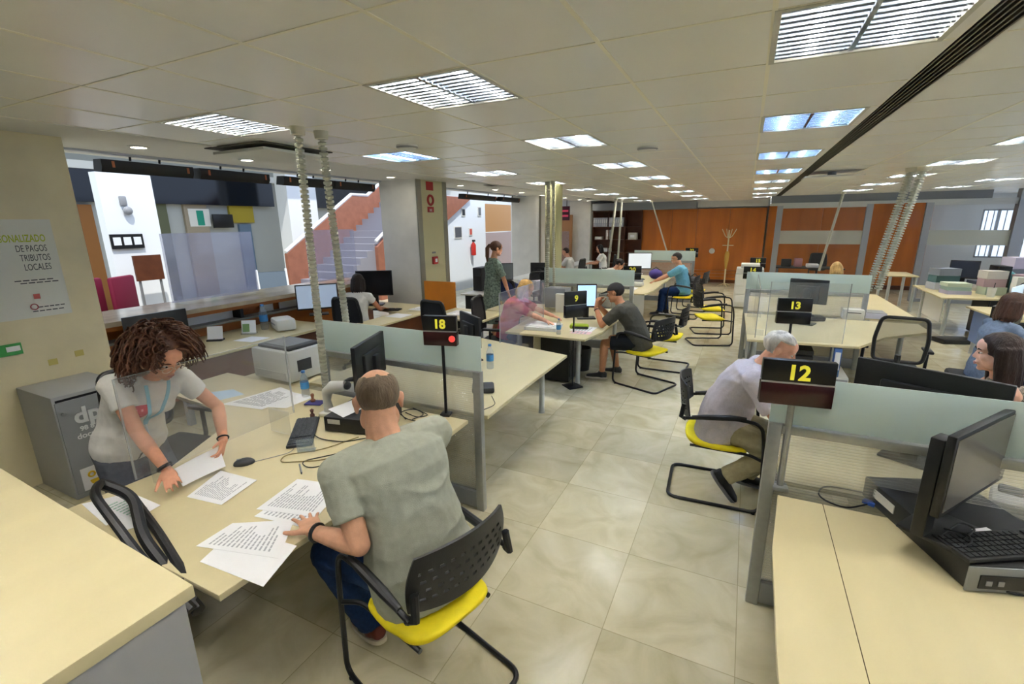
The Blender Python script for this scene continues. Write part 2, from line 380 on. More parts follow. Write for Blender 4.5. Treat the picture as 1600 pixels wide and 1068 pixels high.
    if kind == 'short': cap()
    elif kind == 'stubble': cap(r=(.0772, .0962, .0850), tex=.0006, bald=.066, hl=.04, fz=.07)
    elif kind == 'white': cap(r=(.083, .103, .09), tex=.006, hl=.045, fz=.07)
    elif kind == 'cap':
        cap(low=-.04)
        H = MB(); H.sph((0, -.012, .045), (.086, .106, .085), 24, 14, X=HX)
        for v in list(H.bm.verts):
            q = HX.inverted() @ v.co
            if q.z < .042: q.z = .042; v.co = HX @ q
        H.loft([[HX @ V((.075*math.cos(a)*s_, .06+.125*max(0, math.sin(a))*s_, .048+z_-.03*max(0, math.sin(a)))) for a in [2*PI*i/20 for i in range(20)]] for s_, z_ in ((.2, .006), (1, .004), (1, -.003), (.2, -.003))])
        o = H.build('cap', mat('cap_black', '17181a', .8), t); o.data.transform(M.Translation(-loc))
    elif kind in ('long', 'bob', 'pony', 'tied'):
        H = MB(); q = lambda x, y, z: HX @ V((x, y, z))
        c_ = 1.
        H.sph((0, -.018, .04), (.085, .102, .09), 24, 16, X=HX)
        ln = {'long': .34, 'bob': .15, 'pony': .06, 'tied': .05}[kind]
        if kind in ('long', 'bob'):
            for x, y in ((-.074, .004), (.074, .004), (-.078, -.02), (.078, -.02), (-.072, -.045), (.072, -.045), (-.058, -.068), (.058, -.068), (-.036, -.084), (.036, -.084), (-.012, -.09), (.012, -.09)):
                z_ = ln*(1 if y < 0 else .9)*random.uniform(.92, 1.05)
                a0 = q(x, y, .03); a1 = q(x*1.12, y*1.1, -.07); a2 = a1-u*(z_-.07)*k*.55+hu*0-hfd*.012+hr*x*.1; a3 = a1-u*(z_-.06)*k-hfd*.016
                limb(H, [a0, a1, a2, a3], [.026, .026, .021, .006], 10)
        if kind == 'pony':
            limb(H, [q(0, -.1, .05), q(0, -.135, .045), q(0, -.16, -.01), q(0, -.15, -.12)-u*.02, q(0, -.14, -.2)-u*.02], [.02, .024, .036, .034, .012], 12)
        if kind == 'tied': H.sph((0, -.115, .04), (.035, .03, .035), 14, 10, X=HX)
        me = remesh(H, .007, 2, .5)
        # keep the face free: pull in what lies before the hairline
        IX = HX.inverted()
        for v in me.vertices:
            p = IX @ v.co
            if p.y > .056-.12*max(0, abs(p.x)-.03)+.35*max(0, p.z-.02) and -.12 < p.z < .062+.12*min(abs(p.x), .05): v.co = HX @ V((p.x*.72, p.y*.72, p.z))
            elif p.z > -.4:
                n_ = noise.noise(V((p.x*60, p.y*60, p.z*6)))*.0028; v.co += (v.co-HC).normalized()*n_
        link_mesh(me, 'hair', hm, t, loc)
    elif kind == 'curly':
        H = MB(); H.sph((0, -.03, .04), (.105, .115, .10), 20, 14, X=HX)
        for x in (-1, 1): H.sph((x*.085, -.03, -.03), (.05, .075, .085), 16, 12, X=HX)
        H.sph((0, -.075, -.05), (.095, .06, .09), 16, 12, X=HX)
        for v in H.bm.verts:
            p = HX.inverted() @ v.co
            if p.y > .05-.3*max(0, abs(p.x)-.05) and p.z < .085+.15*abs(p.x): v.co = HX @ V((p.x*.7, p.y*.6, p.z*.9))
        rnd = random.Random(3); n_c = 0
        while n_c < 520:
            a = V((rnd.gauss(0, 1), rnd.gauss(0, 1), rnd.gauss(0, 1))).normalized()
            if a.z < -.75 or (a.y > .3 and a.z < .55-abs(a.x)*.25): continue
            p0 = V((a.x*.088, -.03+a.y*.095, .035+a.z*.088)); n_c += 1
            ln = rnd.uniform(.09, .17); rr = rnd.uniform(.007, .013); ph = rnd.uniform(0, 6.28); turns = rnd.uniform(2., 3.4)
            o1 = HQ @ a; 
            if a.y > 0.1: o1 = (o1+hr*(.7 if a.x > 0 else -.7)-hfd*.25).normalized()
            pts = []; c = HX @ p0; e1 = o1.orthogonal().normalized(); e2 = o1.cross(e1); dd = o1.copy()
            for j in range(17):
                v = j/16; dd = (o1*(1-v*.95)+hr*(.15 if a.x > 0 else -.15)-u*(v*1.25)).normalized(); c = c+dd*ln/16
                pts.append(c+(e1*math.cos(ph+turns*6.28*v)+e2*math.sin(ph+turns*6.28*v))*rr*min(1, v*3))
            H.tube(pts, [.0062*(1-.5*(j/16)**2) for j in range(17)], 5)
        o = H.build('hair', hm, t, ang=80, fix=False); o.data.transform(M.Translation(-loc))
    info = dict(t=t, loc=loc, HX=HX, N=N, W=W, P=P, s2=s2, l2=l2, f2=f2, sh=sh, arm=arm, leg=leg, hip=hip, f=f, l=l, top=(top if (shirt or dress) else None), k=k, body=body)
    return info
def bvh_of(o, loc):
    me = o.data; return BVHTree.FromPolygons([v.co+loc for v in me.vertices], [tuple(p.vertices) for p in me.polygons])
def wrap(info, pts, away, off=.003, src='top'):
    """drops points (given in space in front of the cloth) onto the clothing along -away"""
    b = bvh_of(info[src], info['loc']); out = []
    for p in pts:
        h = b.ray_cast(V(p)+V(away)*.3, -V(away)); out.append((h[0]+V(away)*off) if h[0] else V(p))
    return out
# ---------------------------------------------------------------- palette
cream = mat('desk_laminate', 'd2c69d', .36, 0, .035, 2.2, stretch=(3, 1, 1), spec=.45)
creamedge = mat('desk_edge', 'c6b27c', .45, 0, .08, 6)
alu = mat('aluminium', 'a5a8a8', .42, .75, .05, 30)
alud = mat('grey_metal', '8b8e90', .5, .5)
silver = mat('silver_leg', 'c3c6c6', .35, .5)
black = mat('black_plastic', '141517', .42, 0, .2, 60, .1, 300)
blackm = mat('black_tube', '17181a', .35, .2)
dgrey = mat('dark_grey_plastic', '2a2c30', .5)
white = mat('white_plastic', 'd8d8d2', .45)
greyp = mat('grey_plastic', '8f9194', .5)
yellow = mat('yellow_seat', 'ecd813', .62, 0, .06, 20, .15, 250)
paper = mat('paper', 'f2f3f6', .8); ink = mat('ink', 'b0b4bb', .9); inkd = mat('ink_dark', '3a3c40', .9)
frost = seethrough('frosted_glass', 'e2f0ee', .10, .35)
clear = seethrough('clear_acrylic', 'dfe6ea', .90, .03)
poly = seethrough('ribbed_polycarbonate', 'c4c6c0', .55, .07, 2.6)
hazy_l = seethrough('lilac_acrylic', 'b6b8d4', .64, .05)
hazy = seethrough('bluish_acrylic', 'b4b8d0', .80, .05)
orange = mat('orange_wood', 'b5651f', .38, 0, .22, 3, stretch=(1, 1, .15), coat=.2)
wood2 = mat('bar_wood', '9a5a26', .35, 0, .25, 4, stretch=(1, .15, 1), coat=.3)
brown = mat('brown_wood', '5a3019', .5, 0, .2, 5)
marble = mat('bar_marble', 'b9ab97', .14, 0, .16, 5, spec=.6)
stone = mat('pillar_stone', 'e2e0d9', .42, 0, .07, 3)
wallm = mat('cream_marble_wall', 'ddd3b0', .35, 0, .09, 2.5, spec=.45)
plaster = mat('white_plaster', 'dcdbd6', .8, 0, .02, 3)
offwhite = mat('offwhite_paint', 'd9d9d4', .7)
navy = mat('navy_glass', '050c1a', .12, 0, .2, 2)
aw = mat('atrium_white', 'e8ecef', .8)
glow_t = [glow('light_warm', 'fffaf2', 105.), glow('light_sky_tint', 'bcd8ff', 105.)]  # the bluish tone carries reflected daylight in its colour
spotg = glow('downlight_glow', 'fff4df', 25.)
# floor: polished marble slabs 0.625 m
def floor_mat():
    m = D.materials.new('marble_slabs'); m.use_nodes = True; nt = m.node_tree; L = nt.links.new; b = nt.nodes['Principled BSDF']
    tc = nt.nodes.new('ShaderNodeTexCoord'); sp = nt.nodes.new('ShaderNodeSeparateXYZ'); L(tc.outputs['Object'], sp.inputs[0])
    def cell(s, o):
        q = math_(nt, 'DIVIDE', math_(nt, 'SUBTRACT', s, o), .625); fl = math_(nt, 'FLOOR', q); fr = math_(nt, 'SUBTRACT', q, fl)
        return fl, math_(nt, 'MINIMUM', fr, math_(nt, 'SUBTRACT', 1., fr))
    fx, ex = cell(sp.outputs[0], -.475); fy, ey = cell(sp.outputs[1], 1.985)
    cb = nt.nodes.new('ShaderNodeCombineXYZ'); L(fx, cb.inputs[0]); L(fy, cb.inputs[1])
    wn = nt.nodes.new('ShaderNodeTexWhiteNoise'); wn.noise_dimensions = '3D'; L(cb.outputs[0], wn.inputs['Vector'])
    va = nt.nodes.new('ShaderNodeVectorMath'); va.operation = 'ADD'; L(tc.outputs['Object'], va.inputs[0])
    vs = nt.nodes.new('ShaderNodeVectorMath'); vs.operation = 'SCALE'; vs.inputs['Scale'].default_value = 9; L(wn.outputs['Color'], vs.inputs[0]); L(vs.outputs[0], va.inputs[1])
    n1 = nt.nodes.new('ShaderNodeTexNoise'); n1.inputs['Scale'].default_value = 3.2; n1.inputs['Detail'].default_value = 7; n1.inputs['Distortion'].default_value = 1.2; L(va.outputs[0], n1.inputs['Vector'])
    r = nt.nodes.new('ShaderNodeValToRGB'); L(n1.outputs[0], r.inputs[0])
    e = r.color_ramp.elements; e[0].position = .25; e[0].color = lin('b3ab8c'); e[1].position = .75; e[1].color = lin('d3cdb4')
    k = e.new(.5); k.color = lin('c6bfa2')
    hs = nt.nodes.new('ShaderNodeHueSaturation'); L(r.outputs[0], hs.inputs['Color'])
    L(math_(nt, 'ADD', math_(nt, 'MULTIPLY', wn.outputs['Value'], .22), .88), hs.inputs['Value'])
    mn = math_(nt, 'MINIMUM', ex, ey); gr = math_(nt, 'LESS_THAN', mn, .0035)
    mx = nt.nodes.new('ShaderNodeMixRGB'); L(math_(nt, 'MULTIPLY', gr, .55), mx.inputs[0]); L(hs.outputs[0], mx.inputs[1]); mx.inputs[2].default_value = lin('7d7452')
    L(mx.outputs[0], b.inputs['Base Color'])
    n2 = nt.nodes.new('ShaderNodeTexNoise'); n2.inputs['Scale'].default_value = 1.7; n2.inputs['Detail'].default_value = 4; L(tc.outputs['Object'], n2.inputs['Vector'])
    L(math_(nt, 'ADD', math_(nt, 'MULTIPLY', n2.outputs[0], .22), .06), b.inputs['Roughness']); b.inputs['Specular IOR Level'].default_value = .55
    return m
struct('floor', MB().bb(-17, 7, -4.2, 19, -.1, 0), floor_mat(), smooth=False)
# ceiling: perforated metal panels with raised cream joints
GX = [-3.805, -3.26, -2.715, -2.17, -1.625, -1.08, -.535, .01, .555, .60, .72, .77, 1.285, 1.83, 2.375, 2.92, 3.465, 4.01, 4.555, 5.1, 5.645, 6.19, 6.7]
Y0 = [-1.7, .08, 1.8, 3.48, 5.27, 7.08, 8.95, 10.85, 12.9, 15.0, 16.8]
GY = [-4.2, -3.4, -2.6]
for a, b in zip(Y0, Y0[1:]): GY += [a, a+(b-a)/3, a+(b-a)*2/3]
GY += [16.8, 17.6]
LX = {-3.26: 0, -1.625: 0, .01: 0, 1.83: 0, 3.465: 0}
def ceil_mat():
    m = mat('ceiling_panel', 'e8e7e2', .34, .0, .03, 1.5, spec=.5); nt = m.node_tree; L = nt.links.new; b = nt.nodes['Principled BSDF']
    b.inputs['Coat Weight'].default_value = .35; b.inputs['Coat Roughness'].default_value = .22
    tc = nt.nodes.new('ShaderNodeTexCoord'); mp = nt.nodes.new('ShaderNodeMapping'); mp.inputs['Scale'].default_value = (70, 70, 70); L(tc.outputs['Object'], mp.inputs[0])
    v = nt.nodes.new('ShaderNodeTexVoronoi'); v.inputs['Randomness'].default_value = 0; v.inputs['Scale'].default_value = 1; L(mp.outputs[0], v.inputs['Vector'])
    bp = nt.nodes.new('ShaderNodeBump'); bp.inputs['Strength'].default_value = .12; bp.inputs['Distance'].default_value = .003
    L(math_(nt, 'GREATER_THAN', v.outputs['Distance'], .2), bp.inputs['Height']); L(bp.outputs[0], b.inputs['Normal']); return m
mb = MB(); jm = MB(); fixt = []
for i in range(len(GX)-1):
    if GX[i] == .60: continue
    for j in range(len(GY)-1):
        x0, x1, y0, y1 = GX[i], GX[i+1], GY[j], GY[j+1]
        if GX[i] in LX and y0 in Y0 and y0 < 16.5: fixt.append((x0, x1, y0, y1)); continue
        mb.add([(x0, y0, 2.66), (x1, y0, 2.66), (x1, y1, 2.66), (x0, y1, 2.66)], [(0, 3, 2, 1)])
struct('ceiling', mb, ceil_mat(), smooth=False, fix=False)
for x in GX:
    if x in (.60, .72, .555, .77): continue
    jm.bb(x-.008, x+.008, -4.2, 17.6, 2.6575, 2.662)
for y in GY: jm.bb(-3.8, .59, y-.006, y+.006, 2.658, 2.662); jm.bb(.73, 6.7, y-.006, y+.006, 2.658, 2.662)
struct('trim_1', jm, mat('ceiling_joint', 'e6e2d0', .5), smooth=False)
struct('ceiling_roof', MB().bb(-3.84, 6.9, -4.2, 17.9, 2.86, 2.95), plaster)
# light fittings
def fitting():
    t = thing('ceiling_light', 'x', 'ceiling light', (0, 0, 2.66), 0, 'louvred ceiling lights'); w, d = .545, .55
    f = MB()
    for x0, x1, y0, y1 in ((-w/2, w/2, -d/2, -d/2+.02), (-w/2, w/2, d/2-.02, d/2), (-w/2, -w/2+.02, -d/2+.02, d/2-.02), (w/2-.02, w/2, -d/2+.02, d/2-.02)): f.bb(x0, x1, y0, y1, -.004, .10)
    f.build('frame', mat('fitting_frame', 'b9b8ae', .4, .3), t, smooth=False)
    MB().bb(-w/2+.02, w/2-.02, -d/2+.02, d/2-.02, .098, .104).build('reflector', mat('fitting_reflector', 'e4e6e8', .25, .3), t, smooth=False)
    q = MB(); 
    for x in (-.13, .13): q.cyl((x, -d/2+.03, .078), (x, d/2-.03, .078), .017, n=10)
    q.build('tubes', glow_t[0], t)
    v = MB(); v.bb(-.008, .008, -d/2+.02, d/2-.02, .0, .055)
    for i in range(11):
        y = -d/2+.04+i*(d-.08)/10
        for s in (-1, 1): v.add([(s*.01, y-.011, .002), (s*(w/2-.02), y-.011, .002), (s*(w/2-.02), y, .05), (s*.01, y, .05), (s*.01, y+.012, .002), (s*(w/2-.02), y+.012, .002)], [(0, 1, 2, 3), (3, 2, 5, 4)])
    v.build('louvre', mat('louvre_mirror', 'a9b0b8', .10, .9), t, smooth=False); return t
fit0 = fitting(); KIDS[fit0.name] = list(fit0.children)
cname = {-3.26: 'row nearest the patio', -1.625: 'row over the left desks', .01: 'row beside the long air slot', 1.83: 'row between slot and right desks', 3.465: 'row over the far right desks'}
ords = ['behind the viewpoint', 'just overhead', 'first', 'second', 'third', 'fourth', 'fifth', 'sixth', 'seventh', 'eighth']
sky_tinted = {(.01, 3.48), (.01, 5.27), (-3.26, 3.48), (.01, 7.08)}  # fittings that mirror daylight: the reflection is painted as bluish tubes
first = True
for x0, x1, y0, y1 in fixt:
    if y0 < 0: continue
    lab = 'square louvred ceiling light, %s in the %s' % (ords[Y0.index(y0)], cname[x0])
    loc = ((x0+x1)/2, (y0+y1)/2, 2.66)
    if first: t = fit0; t.location = loc; t['label'] = lab; first = False
    else: t = dup(fit0, loc, 0, lab)
    t.scale = (1, (y1-y0)/.55, 1)
    if (x0, y0) in sky_tinted:
        for c in t.children:
            if c.name.startswith('tubes'):
                c.data = c.data.copy(); c.data.materials.clear(); c.data.materials.append(glow_t[1])
# long air slot
t = thing('air_slot', 'long dark slatted air slot running the depth of the ceiling', 'air vent', (.66, 0, 2.66))
MB().bb(-.055, .055, -4, 17, .05, .06).build('slot_back', mat('slot_dark', '1c1a16', .8), t, smooth=False)
q = MB()
for x in (-.05, -.03, -.01, .01, .03, .05): q.bb(x-.003, x+.003, -4, 17, -.003, .05)
q.build('slats', mat('slot_slat', '5e584a', .5, .3), t, smooth=False)
# plaster strip, step and edge towards the patio
struct('ceiling_plaster', MB().bb(-5.65, -3.84, -4.2, 17.9, 2.76, 2.84), plaster)
struct('trim_2', MB().bb(-3.86, -3.80, -4.2, 17.9, 2.655, 2.86).bb(-6.7, -5.6, 2.06, 17.9, 2.84, 3.0), plaster)
struct('trim_3', MB().bb(-5.70, -5.62, 2.06, 6.5, 2.74, 2.80).bb(-5.70, -5.62, 7.4, 12.4, 2.74, 2.80), mat('edge_rail', 'b9bdc4', .4, .3))
# walls
struct('wall_left', MB().bb(-5.4, -5.05, -4.2, 2.06, 0, 2.8), wallm, smooth=False)
struct('wall_rear', MB().bb(-5.4, 7, -4.4, -4.2, 0, 2.95), plaster)
q = MB().bb(6.7, 6.9, -4.2, 17.9, 0, .95).bb(6.7, 6.9, -4.2, 17.9, 2.4, 2.95)  # window openings added along this wall to fill the far right with daylight
for y in (-4.2, -1.2, 1.8, 4.8, 7.8, 10.8, 13.8, 16.8): q.bb(6.7, 6.9, y, y+.5, .95, 2.4)
struct('wall_right', q, plaster)
struct('wall_back', MB().bb(-7, 5.75, 17.6, 17.8, 0, 2.95).bb(5.75, 6.7, 17.6, 17.8, 0, .95).bb(5.75, 6.7, 17.6, 17.8, 2.25, 2.95), mat('grey_white_wall', 'c9cdcf', .7))
w = thing('window', 'barred window at the end of the far wall, daylight behind', 'window'); w.name = 'window_1'; w['kind'] = 'structure'
q = MB()
for x in (5.76, 6.08, 6.4, 6.68): q.bb(x-.02, x+.02, 17.6, 17.66, .95, 2.25)
for z in (.97, 1.35, 2.23): q.bb(5.75, 6.7, 17.6, 17.66, z-.02, z+.02)
q.build('window_frame', alud, w); MB().bb(5.75, 6.7, 17.7, 17.706, .95, 2.25).build('pane', clear, w)
q = MB()
for i in range(7): q.cyl((5.82+i*.13, 17.9, .9), (5.82+i*.13, 17.9, 2.3), .012, n=6)
q.build('bars', blackm, w)
# grey bulkhead over the far wall, orange timber wall below it
struct('trim_4', MB().bb(-5.0, -1.55, 16.7, 17.6, 2.42, 2.66).bb(.5, 5.0, 15.0, 15.4, 2.46, 2.66), mat('bulkhead_grey', '7d8188', .6))
struct('trim_5', MB().bb(-1.55, .5, 17.2, 17.6, 2.46, 2.66), plaster)
xs = [-3.35, -2.35, -1.55, -.55, .5]
for i in range(4):
    t = thing('wood_panel', 'orange timber wall panel, %s from the bookcase' % ['first', 'second', 'third', 'fourth'][i], 'wall panel', (xs[i], 17.3, 0), 0, 'orange timber panels')
    q = MB(); q.bb(.004, xs[i+1]-xs[i]-.004, 0, .28, .42, 2.42); q.build('upper_leaf', orange, t, smooth=False)
    q = MB(); q.bb(.004, xs[i+1]-xs[i]-.004, -.01, .28, 0, .10); q.build('plinth', brown, t, smooth=False)
    q = MB()
    for z in range(3): q.bb(.004, xs[i+1]-xs[i]-.004, 0, .28, .105+z*.105, .2+z*.105)
    q.build('lower_boards', orange, t, smooth=False)
for i, (a, b) in enumerate(((.55, 2.0), (2.0, 3.1), (3.1, 4.6))):
    t = thing('wood_panel', 'orange timber panel behind the glass offices, %s' % ['beside the first glass mullion', 'in the middle', 'seen between the two offices'][i], 'wall panel', (a, 17.3, 0), 0, 'orange timber panels')
    MB().bb(.004, b-a-.004, 0, .28, .12, 2.46).build('upper_leaf', orange, t, smooth=False); MB().bb(.004, b-a-.004, -.01, .28, 0, .11).build('plinth', brown, t, smooth=False)
# pillars
def pillar(n, x0, x1, y0, y1, m=stone, trims=True):
    o = struct('wall_pillar_%d' % n, MB().bb(x0, x1, y0, y1, 0, 2.78), m, smooth=False)
    if trims:
        q = MB()
        for y in (y0+.06, y1-.06): q.bb(x1-.01, x1+.012, y-.06, y+.06, 0, 2.76)
        struct('trim_%d' % (5+n), q, mat('pillar_trim', '9b9a8c', .35, .5))
pillar(1, -5.72, -4.95, 6.55, 7.42)
struct('wall_pillar_face', MB().bb(-4.951, -4.945, 6.67, 7.30, 0, 2.76), mat('pillar_cream', 'd3cfa6', .5))
pillar(2, -6.1, -5.25, 12.45, 13.3)
pillar(3, -5.95, -5.15, 17.0, 17.6, trims=False)
# ---------------------------------------------------------------- patio beyond the bar
struct('wall_patio_back', MB().bb(-15.2, -14.6, -2, 20, 0, 4.6), mat('patio_grey', 'aeb2b0', .7), smooth=False)
struct('wall_patio_end', MB().bb(-15, -5.4, -.6, -.3, 0, 4.6), aw); struct('wall_patio_far', MB().bb(-14.6, -7.0, 19.0, 19.2, 0, 4.6), aw)
q = MB(); q.bb(-14.62, -14.3, -1, 18, 3.42, 3.6); struct('trim_10', q, aw); struct('ceiling_patio_shade', MB().bb(-14.6, -12.0, -1, 19, 4.3, 4.5), aw)  # high slab over the patio, out of view, added to shade the back wall
for i, (y0, y1) in enumerate(((4.0, 6.6), (6.65, 11.2), (11.9, 17))): struct('window_%d' % (i+2), MB().bb(-14.6, -14.35, y0, y1, 2.66, 3.42), navy, smooth=False)
struct('wall_patio_column', MB().prism([(-9.6, 4.16), (-9.45, 4.18), (-9.45, 4.98), (-9.6, 4.98)], 0, 2.92), aw, smooth=False)
struct('wall_patio_column_2', MB().bb(-13.2, -12.7, 10.4, 11.5, 0, 3.6), aw, smooth=False)
for nm, lab, a, b, z0, z1, c in (('wall_panel', 'beige wall panel at the back of the patio', 8.35, 9.0, 0, 2.66, '9a8f7c'), ('wall_panel', 'olive green panel beside the white column of the patio', 7.0, 7.9, 0, 2.66, '5b6048'), ('door_panel', 'blue grey door leaf at the back of the patio', 9.95, 10.35, 0, 2.1, '62788f'), ('wall_panel', 'yellow sign panel over the blue patio door', 9.7, 10.5, 2.15, 2.66, 'a8962c'), ('wall_panel', 'brown timber panel behind the poster wall', 5.55, 6.2, 0, 2.6, '8a5a28')):
    tag(MB().bb(-14.595, -14.5, a, b, z0, z1).build(nm, mat(nm+c, c, .6), smooth=False), lab, 'panel')
t = thing('notice_board', 'small green and white notice board on the beige patio wall', 'notice board', (-14.48, 8.75, 2.3))
MB().bb(-.02, .0, -.3, .3, -.25, .25).build('board', offwhite, t); q = MB().bb(.001, .006, -.08, .12, -.22, .2); q.build('green_poster', mat('poster_teal', '1f8f78', .6), t)
t = thing('television', 'black wall television at the back of the patio', 'television', (-14.4, 9.38, 2.2)); MB().box((0, 0, 0), (.08, .62, .40), bev=.015).build('screen', black, t); MB().bb(-.15, -.03, -.06, .06, -.08, .08).build('bracket', alud, t)
# patio staircase
t = thing('staircase', 'orange clad patio staircase with white handrails and grey steps', 'staircase', (-10.3, 8.0, 0))
tw = mat('stair_cladding', '95604a', .55, 0, .12, 6); 
def yz(poly, x0, x1):
    q = MB(); n = len(poly)
    q.add([(x0, y, z) for y, z in poly]+[(x1, y, z) for y, z in poly], [tuple(range(n)), tuple(range(n, 2*n))[::-1]]+[(i, n+i, n+(i+1) % n, (i+1) % n) for i in range(n)]); return q
yz([(.3, 0), (.3, 1.35), (2.75, 2.85), (3.4, 2.85), (5.4, 4.1), (5.4, 0)], -.2, -.1).build('balustrade', tw, t, smooth=False)
MB().tube([(-.15, .3, 1.40), (-.15, 2.75, 2.9), (-.15, 3.4, 2.9), (-.15, 5.4, 4.15)], .05, 6).build('handrail', mat('rail_white', 'e6e8ea', .4), t)
yz([(2.0, 0), (2.0, 1.45), (5.4, 3.6), (5.4, 0)], 1.25, 1.35).build('balustrade', tw, t, smooth=False)
MB().tube([(1.3, 2.0, 1.6), (1.3, 5.4, 3.75)], .045, 6).build('handrail', mat('rail_white', 'e6e8ea', .4), t)
q = MB()
for i in range(16): q.bb(-.1, 1.25, -.2+i*.27, .07+i*.27, 0, .17*(i+1))
q.build('steps', mat('stair_step', '8f8e96', .6), t, smooth=False)
# white side wall, stair soffit and doors seen between the pillars
struct('wall_patio_side', MB().bb(-8.3, -8.0, 11.6, 14.3, 0, 2.84), mat('side_white', 'dfe6ee', .8), smooth=False)
tag(yz([(11.7, 2.05), (11.7, 2.82), (13.3, 2.82)], -7.995, -7.9).build('stair_soffit', tw, smooth=False), 'orange triangular underside of the stair on the white side wall', 'stair underside')
t = thing('double_door', 'tan timber door with grey lower half between the two pillars', 'door', (-8.1, 14.35, 0))
MB().bb(0, .06, 0, 2.0, 1.75, 2.68).build('upper_panel', mat('door_tan', 'b58a5a', .5), t); MB().bb(0, .06, 0, 2.0, 0, 1.72).build('door_leaf', mat('door_mauve', 'a99a9a', .5), t)
struct('wall_patio_side_2', MB().bb(-8.2, -8.0, 16.4, 17.8, 0, 2.84), aw)
t = thing('fire_extinguisher', 'red fire extinguisher hung on the white side wall', 'fire extinguisher', (-7.9, 13.3, 1.25)); MB().lathe([(.02, -.22), (.08, -.2), (.08, .12), (.03, .2), (.02, .24)]).build('cylinder', mat('red_paint', 'b3261d', .4), t); MB().bb(-.03, .06, -.03, .03, .22, .28).build('valve', black, t)
for nm, lab, y, z, w_, h, c in (('sign_panel', 'dark grey framed notice on the white side wall', 12.55, 1.78, .42, .36, '55595f'), ('sign_panel', 'small black arrow notice high on the white side wall', 12.9, 2.38, .22, .24, '2d3036'), ('sign_panel', 'white and black notice beside the air curtain over the side wall', 13.9, 2.42, .22, .3, '6a7078'), ('sign_panel', 'white extinguisher notice above the red cylinder', 13.3, 1.78, .2, .24, 'c5554c')):
    t = thing(nm, lab, 'sign', (-7.99, y, z)); MB().bb(-.008, .012, -w_/2, w_/2, -h/2, h/2).build('plate', offwhite, t, smooth=False); MB().bb(.012, .016, -w_/2+.03, w_/2-.03, -h/2+.03, h/2-.03).build('picture', mat('sgn'+c, c, .6), t, smooth=False)
# red patio armchairs, cardboard stand, sandwich board, column fittings
def armchair(lab, x, y, rz, g='red patio armchairs'):
    t = thing('armchair', lab, 'chair', (x, y, 0), rz, g); rm = mat('crimson_fabric', '6d0a2e', .7)
    MB().box((0, 0, .62), (.48, .46, .12), bev=.03).build('seat', rm, t); q = MB().box((0, -.20, .98), (.50, .08, .66), bev=.035); q.build('backrest', rm, t)
    for sx in (-.18, .18):
        for sy in (-.17, .17): MB().cyl((sx, sy, 0), (sx, sy, .57), .018).build('leg', alud, t)
armchair('crimson armchair on the patio, half hidden by the poster wall', -8.6, 3.53, R(-70)); armchair('crimson armchair on the patio in front of the white column', -8.6, 4.02, R(-60))
t = thing('display_stand', 'dark brown display stand with a tilted board before the white column', 'display stand', (-9.1, 4.5, 0)); MB().box((0, 0, 1.38), (.04, .42, .42), TX(0, 0, 0)).build('board', brown, t); 
for y in (-.16, .16): MB().cyl((-.02, y, 0), (-.02, y, 1.2), .02).build('leg', alud, t)
MB().box((0, 0, .03), (.4, .4, .04)).build('base', alud, t)
t = thing('picture_frame', 'black frame of three white squares on the white patio column', 'picture', (-9.43, 4.42, 1.82)); MB().bb(0, .02, -.24, .24, -.12, .12).build('frame', black, t)
for i in (-1, 0, 1): MB().bb(.02, .025, i*.15-.055, i*.15+.055, -.06, .07).build('picture', aw, t)
t = thing('intercom', 'grey round intercom on the white patio column', 'intercom', (-9.43, 4.48, 2.4)); MB().box((0, 0, .08), (.06, .10, .16), bev=.02).build('housing', greyp, t); MB().sph((.03, .03, -.08), (.05, .07, .07)).build('camera_dome', greyp, t)
t = thing('sandwich_board', 'white framed folding sandwich board standing on the patio', 'sign', (-9.0, 6.74, 0), R(-30))
for s in (-1, 1):
    q = MB()
    for y in (-.28, .28): q.tube([(s*.02, y, 1.15), (s*.28, y, 0)], .022, 6)
    q.build('frame', mat('rail_white', 'e6e8ea', .4), t); q = MB(); q.add([(s*.04, -.26, 1.1), (s*.04, .26, 1.1), (s*.22, .26, .25), (s*.22, -.26, .25)], [(0, 1, 2, 3)]); q.build('panel', mat('board_grey', '5d6b78', .5), t)
# air curtains hanging along the opening
def aircurtain(lab, y0, y1, x=-5.85, z=2.66):
    t = thing('air_curtain', lab, 'air curtain', (x, (y0+y1)/2, z), 0, 'black air curtains over the bar'); h = (y1-y0)/2
    q = MB(); q.prism([(-.08, -.06), (.06, -.075), (.09, -.03), (.09, .045), (-.05, .05)], -h, h, X=M(((1, 0, 0, 0), (0, 0, 1, 0), (0, 1, 0, 0), (0, 0, 0, 1)))); q.build('housing', black, t)
    for y in (-h+.1, h-.06): MB().bb(.085, .094, y-.012, y+.012, -.028, .032).build('end_label', mat('orange_tag', 'b86a45', .5), t)
    for y in (-h+.3, h-.3): MB().tube([(0, y, .06), (.02, y, .14), (.0, y+.02, .2)], .012, 6).build('hanger', black, t)
aircurtain('long black air curtain, nearest the poster wall', 2.62, 3.50); aircurtain('long black air curtain, second along the bar', 3.58, 4.48); aircurtain('long black air curtain, third along the bar behind the cable spines', 4.70, 5.58); aircurtain('long black air curtain, beside the square pillar', 5.62, 6.5)
aircurtain('long dark air curtain, first past the square pillar', 7.5, 8.6); aircurtain('long dark air curtain, second past the square pillar', 9.6, 11.2, -6.0); aircurtain('long dark air curtain, touching the far pillar', 11.3, 12.4, -5.9)
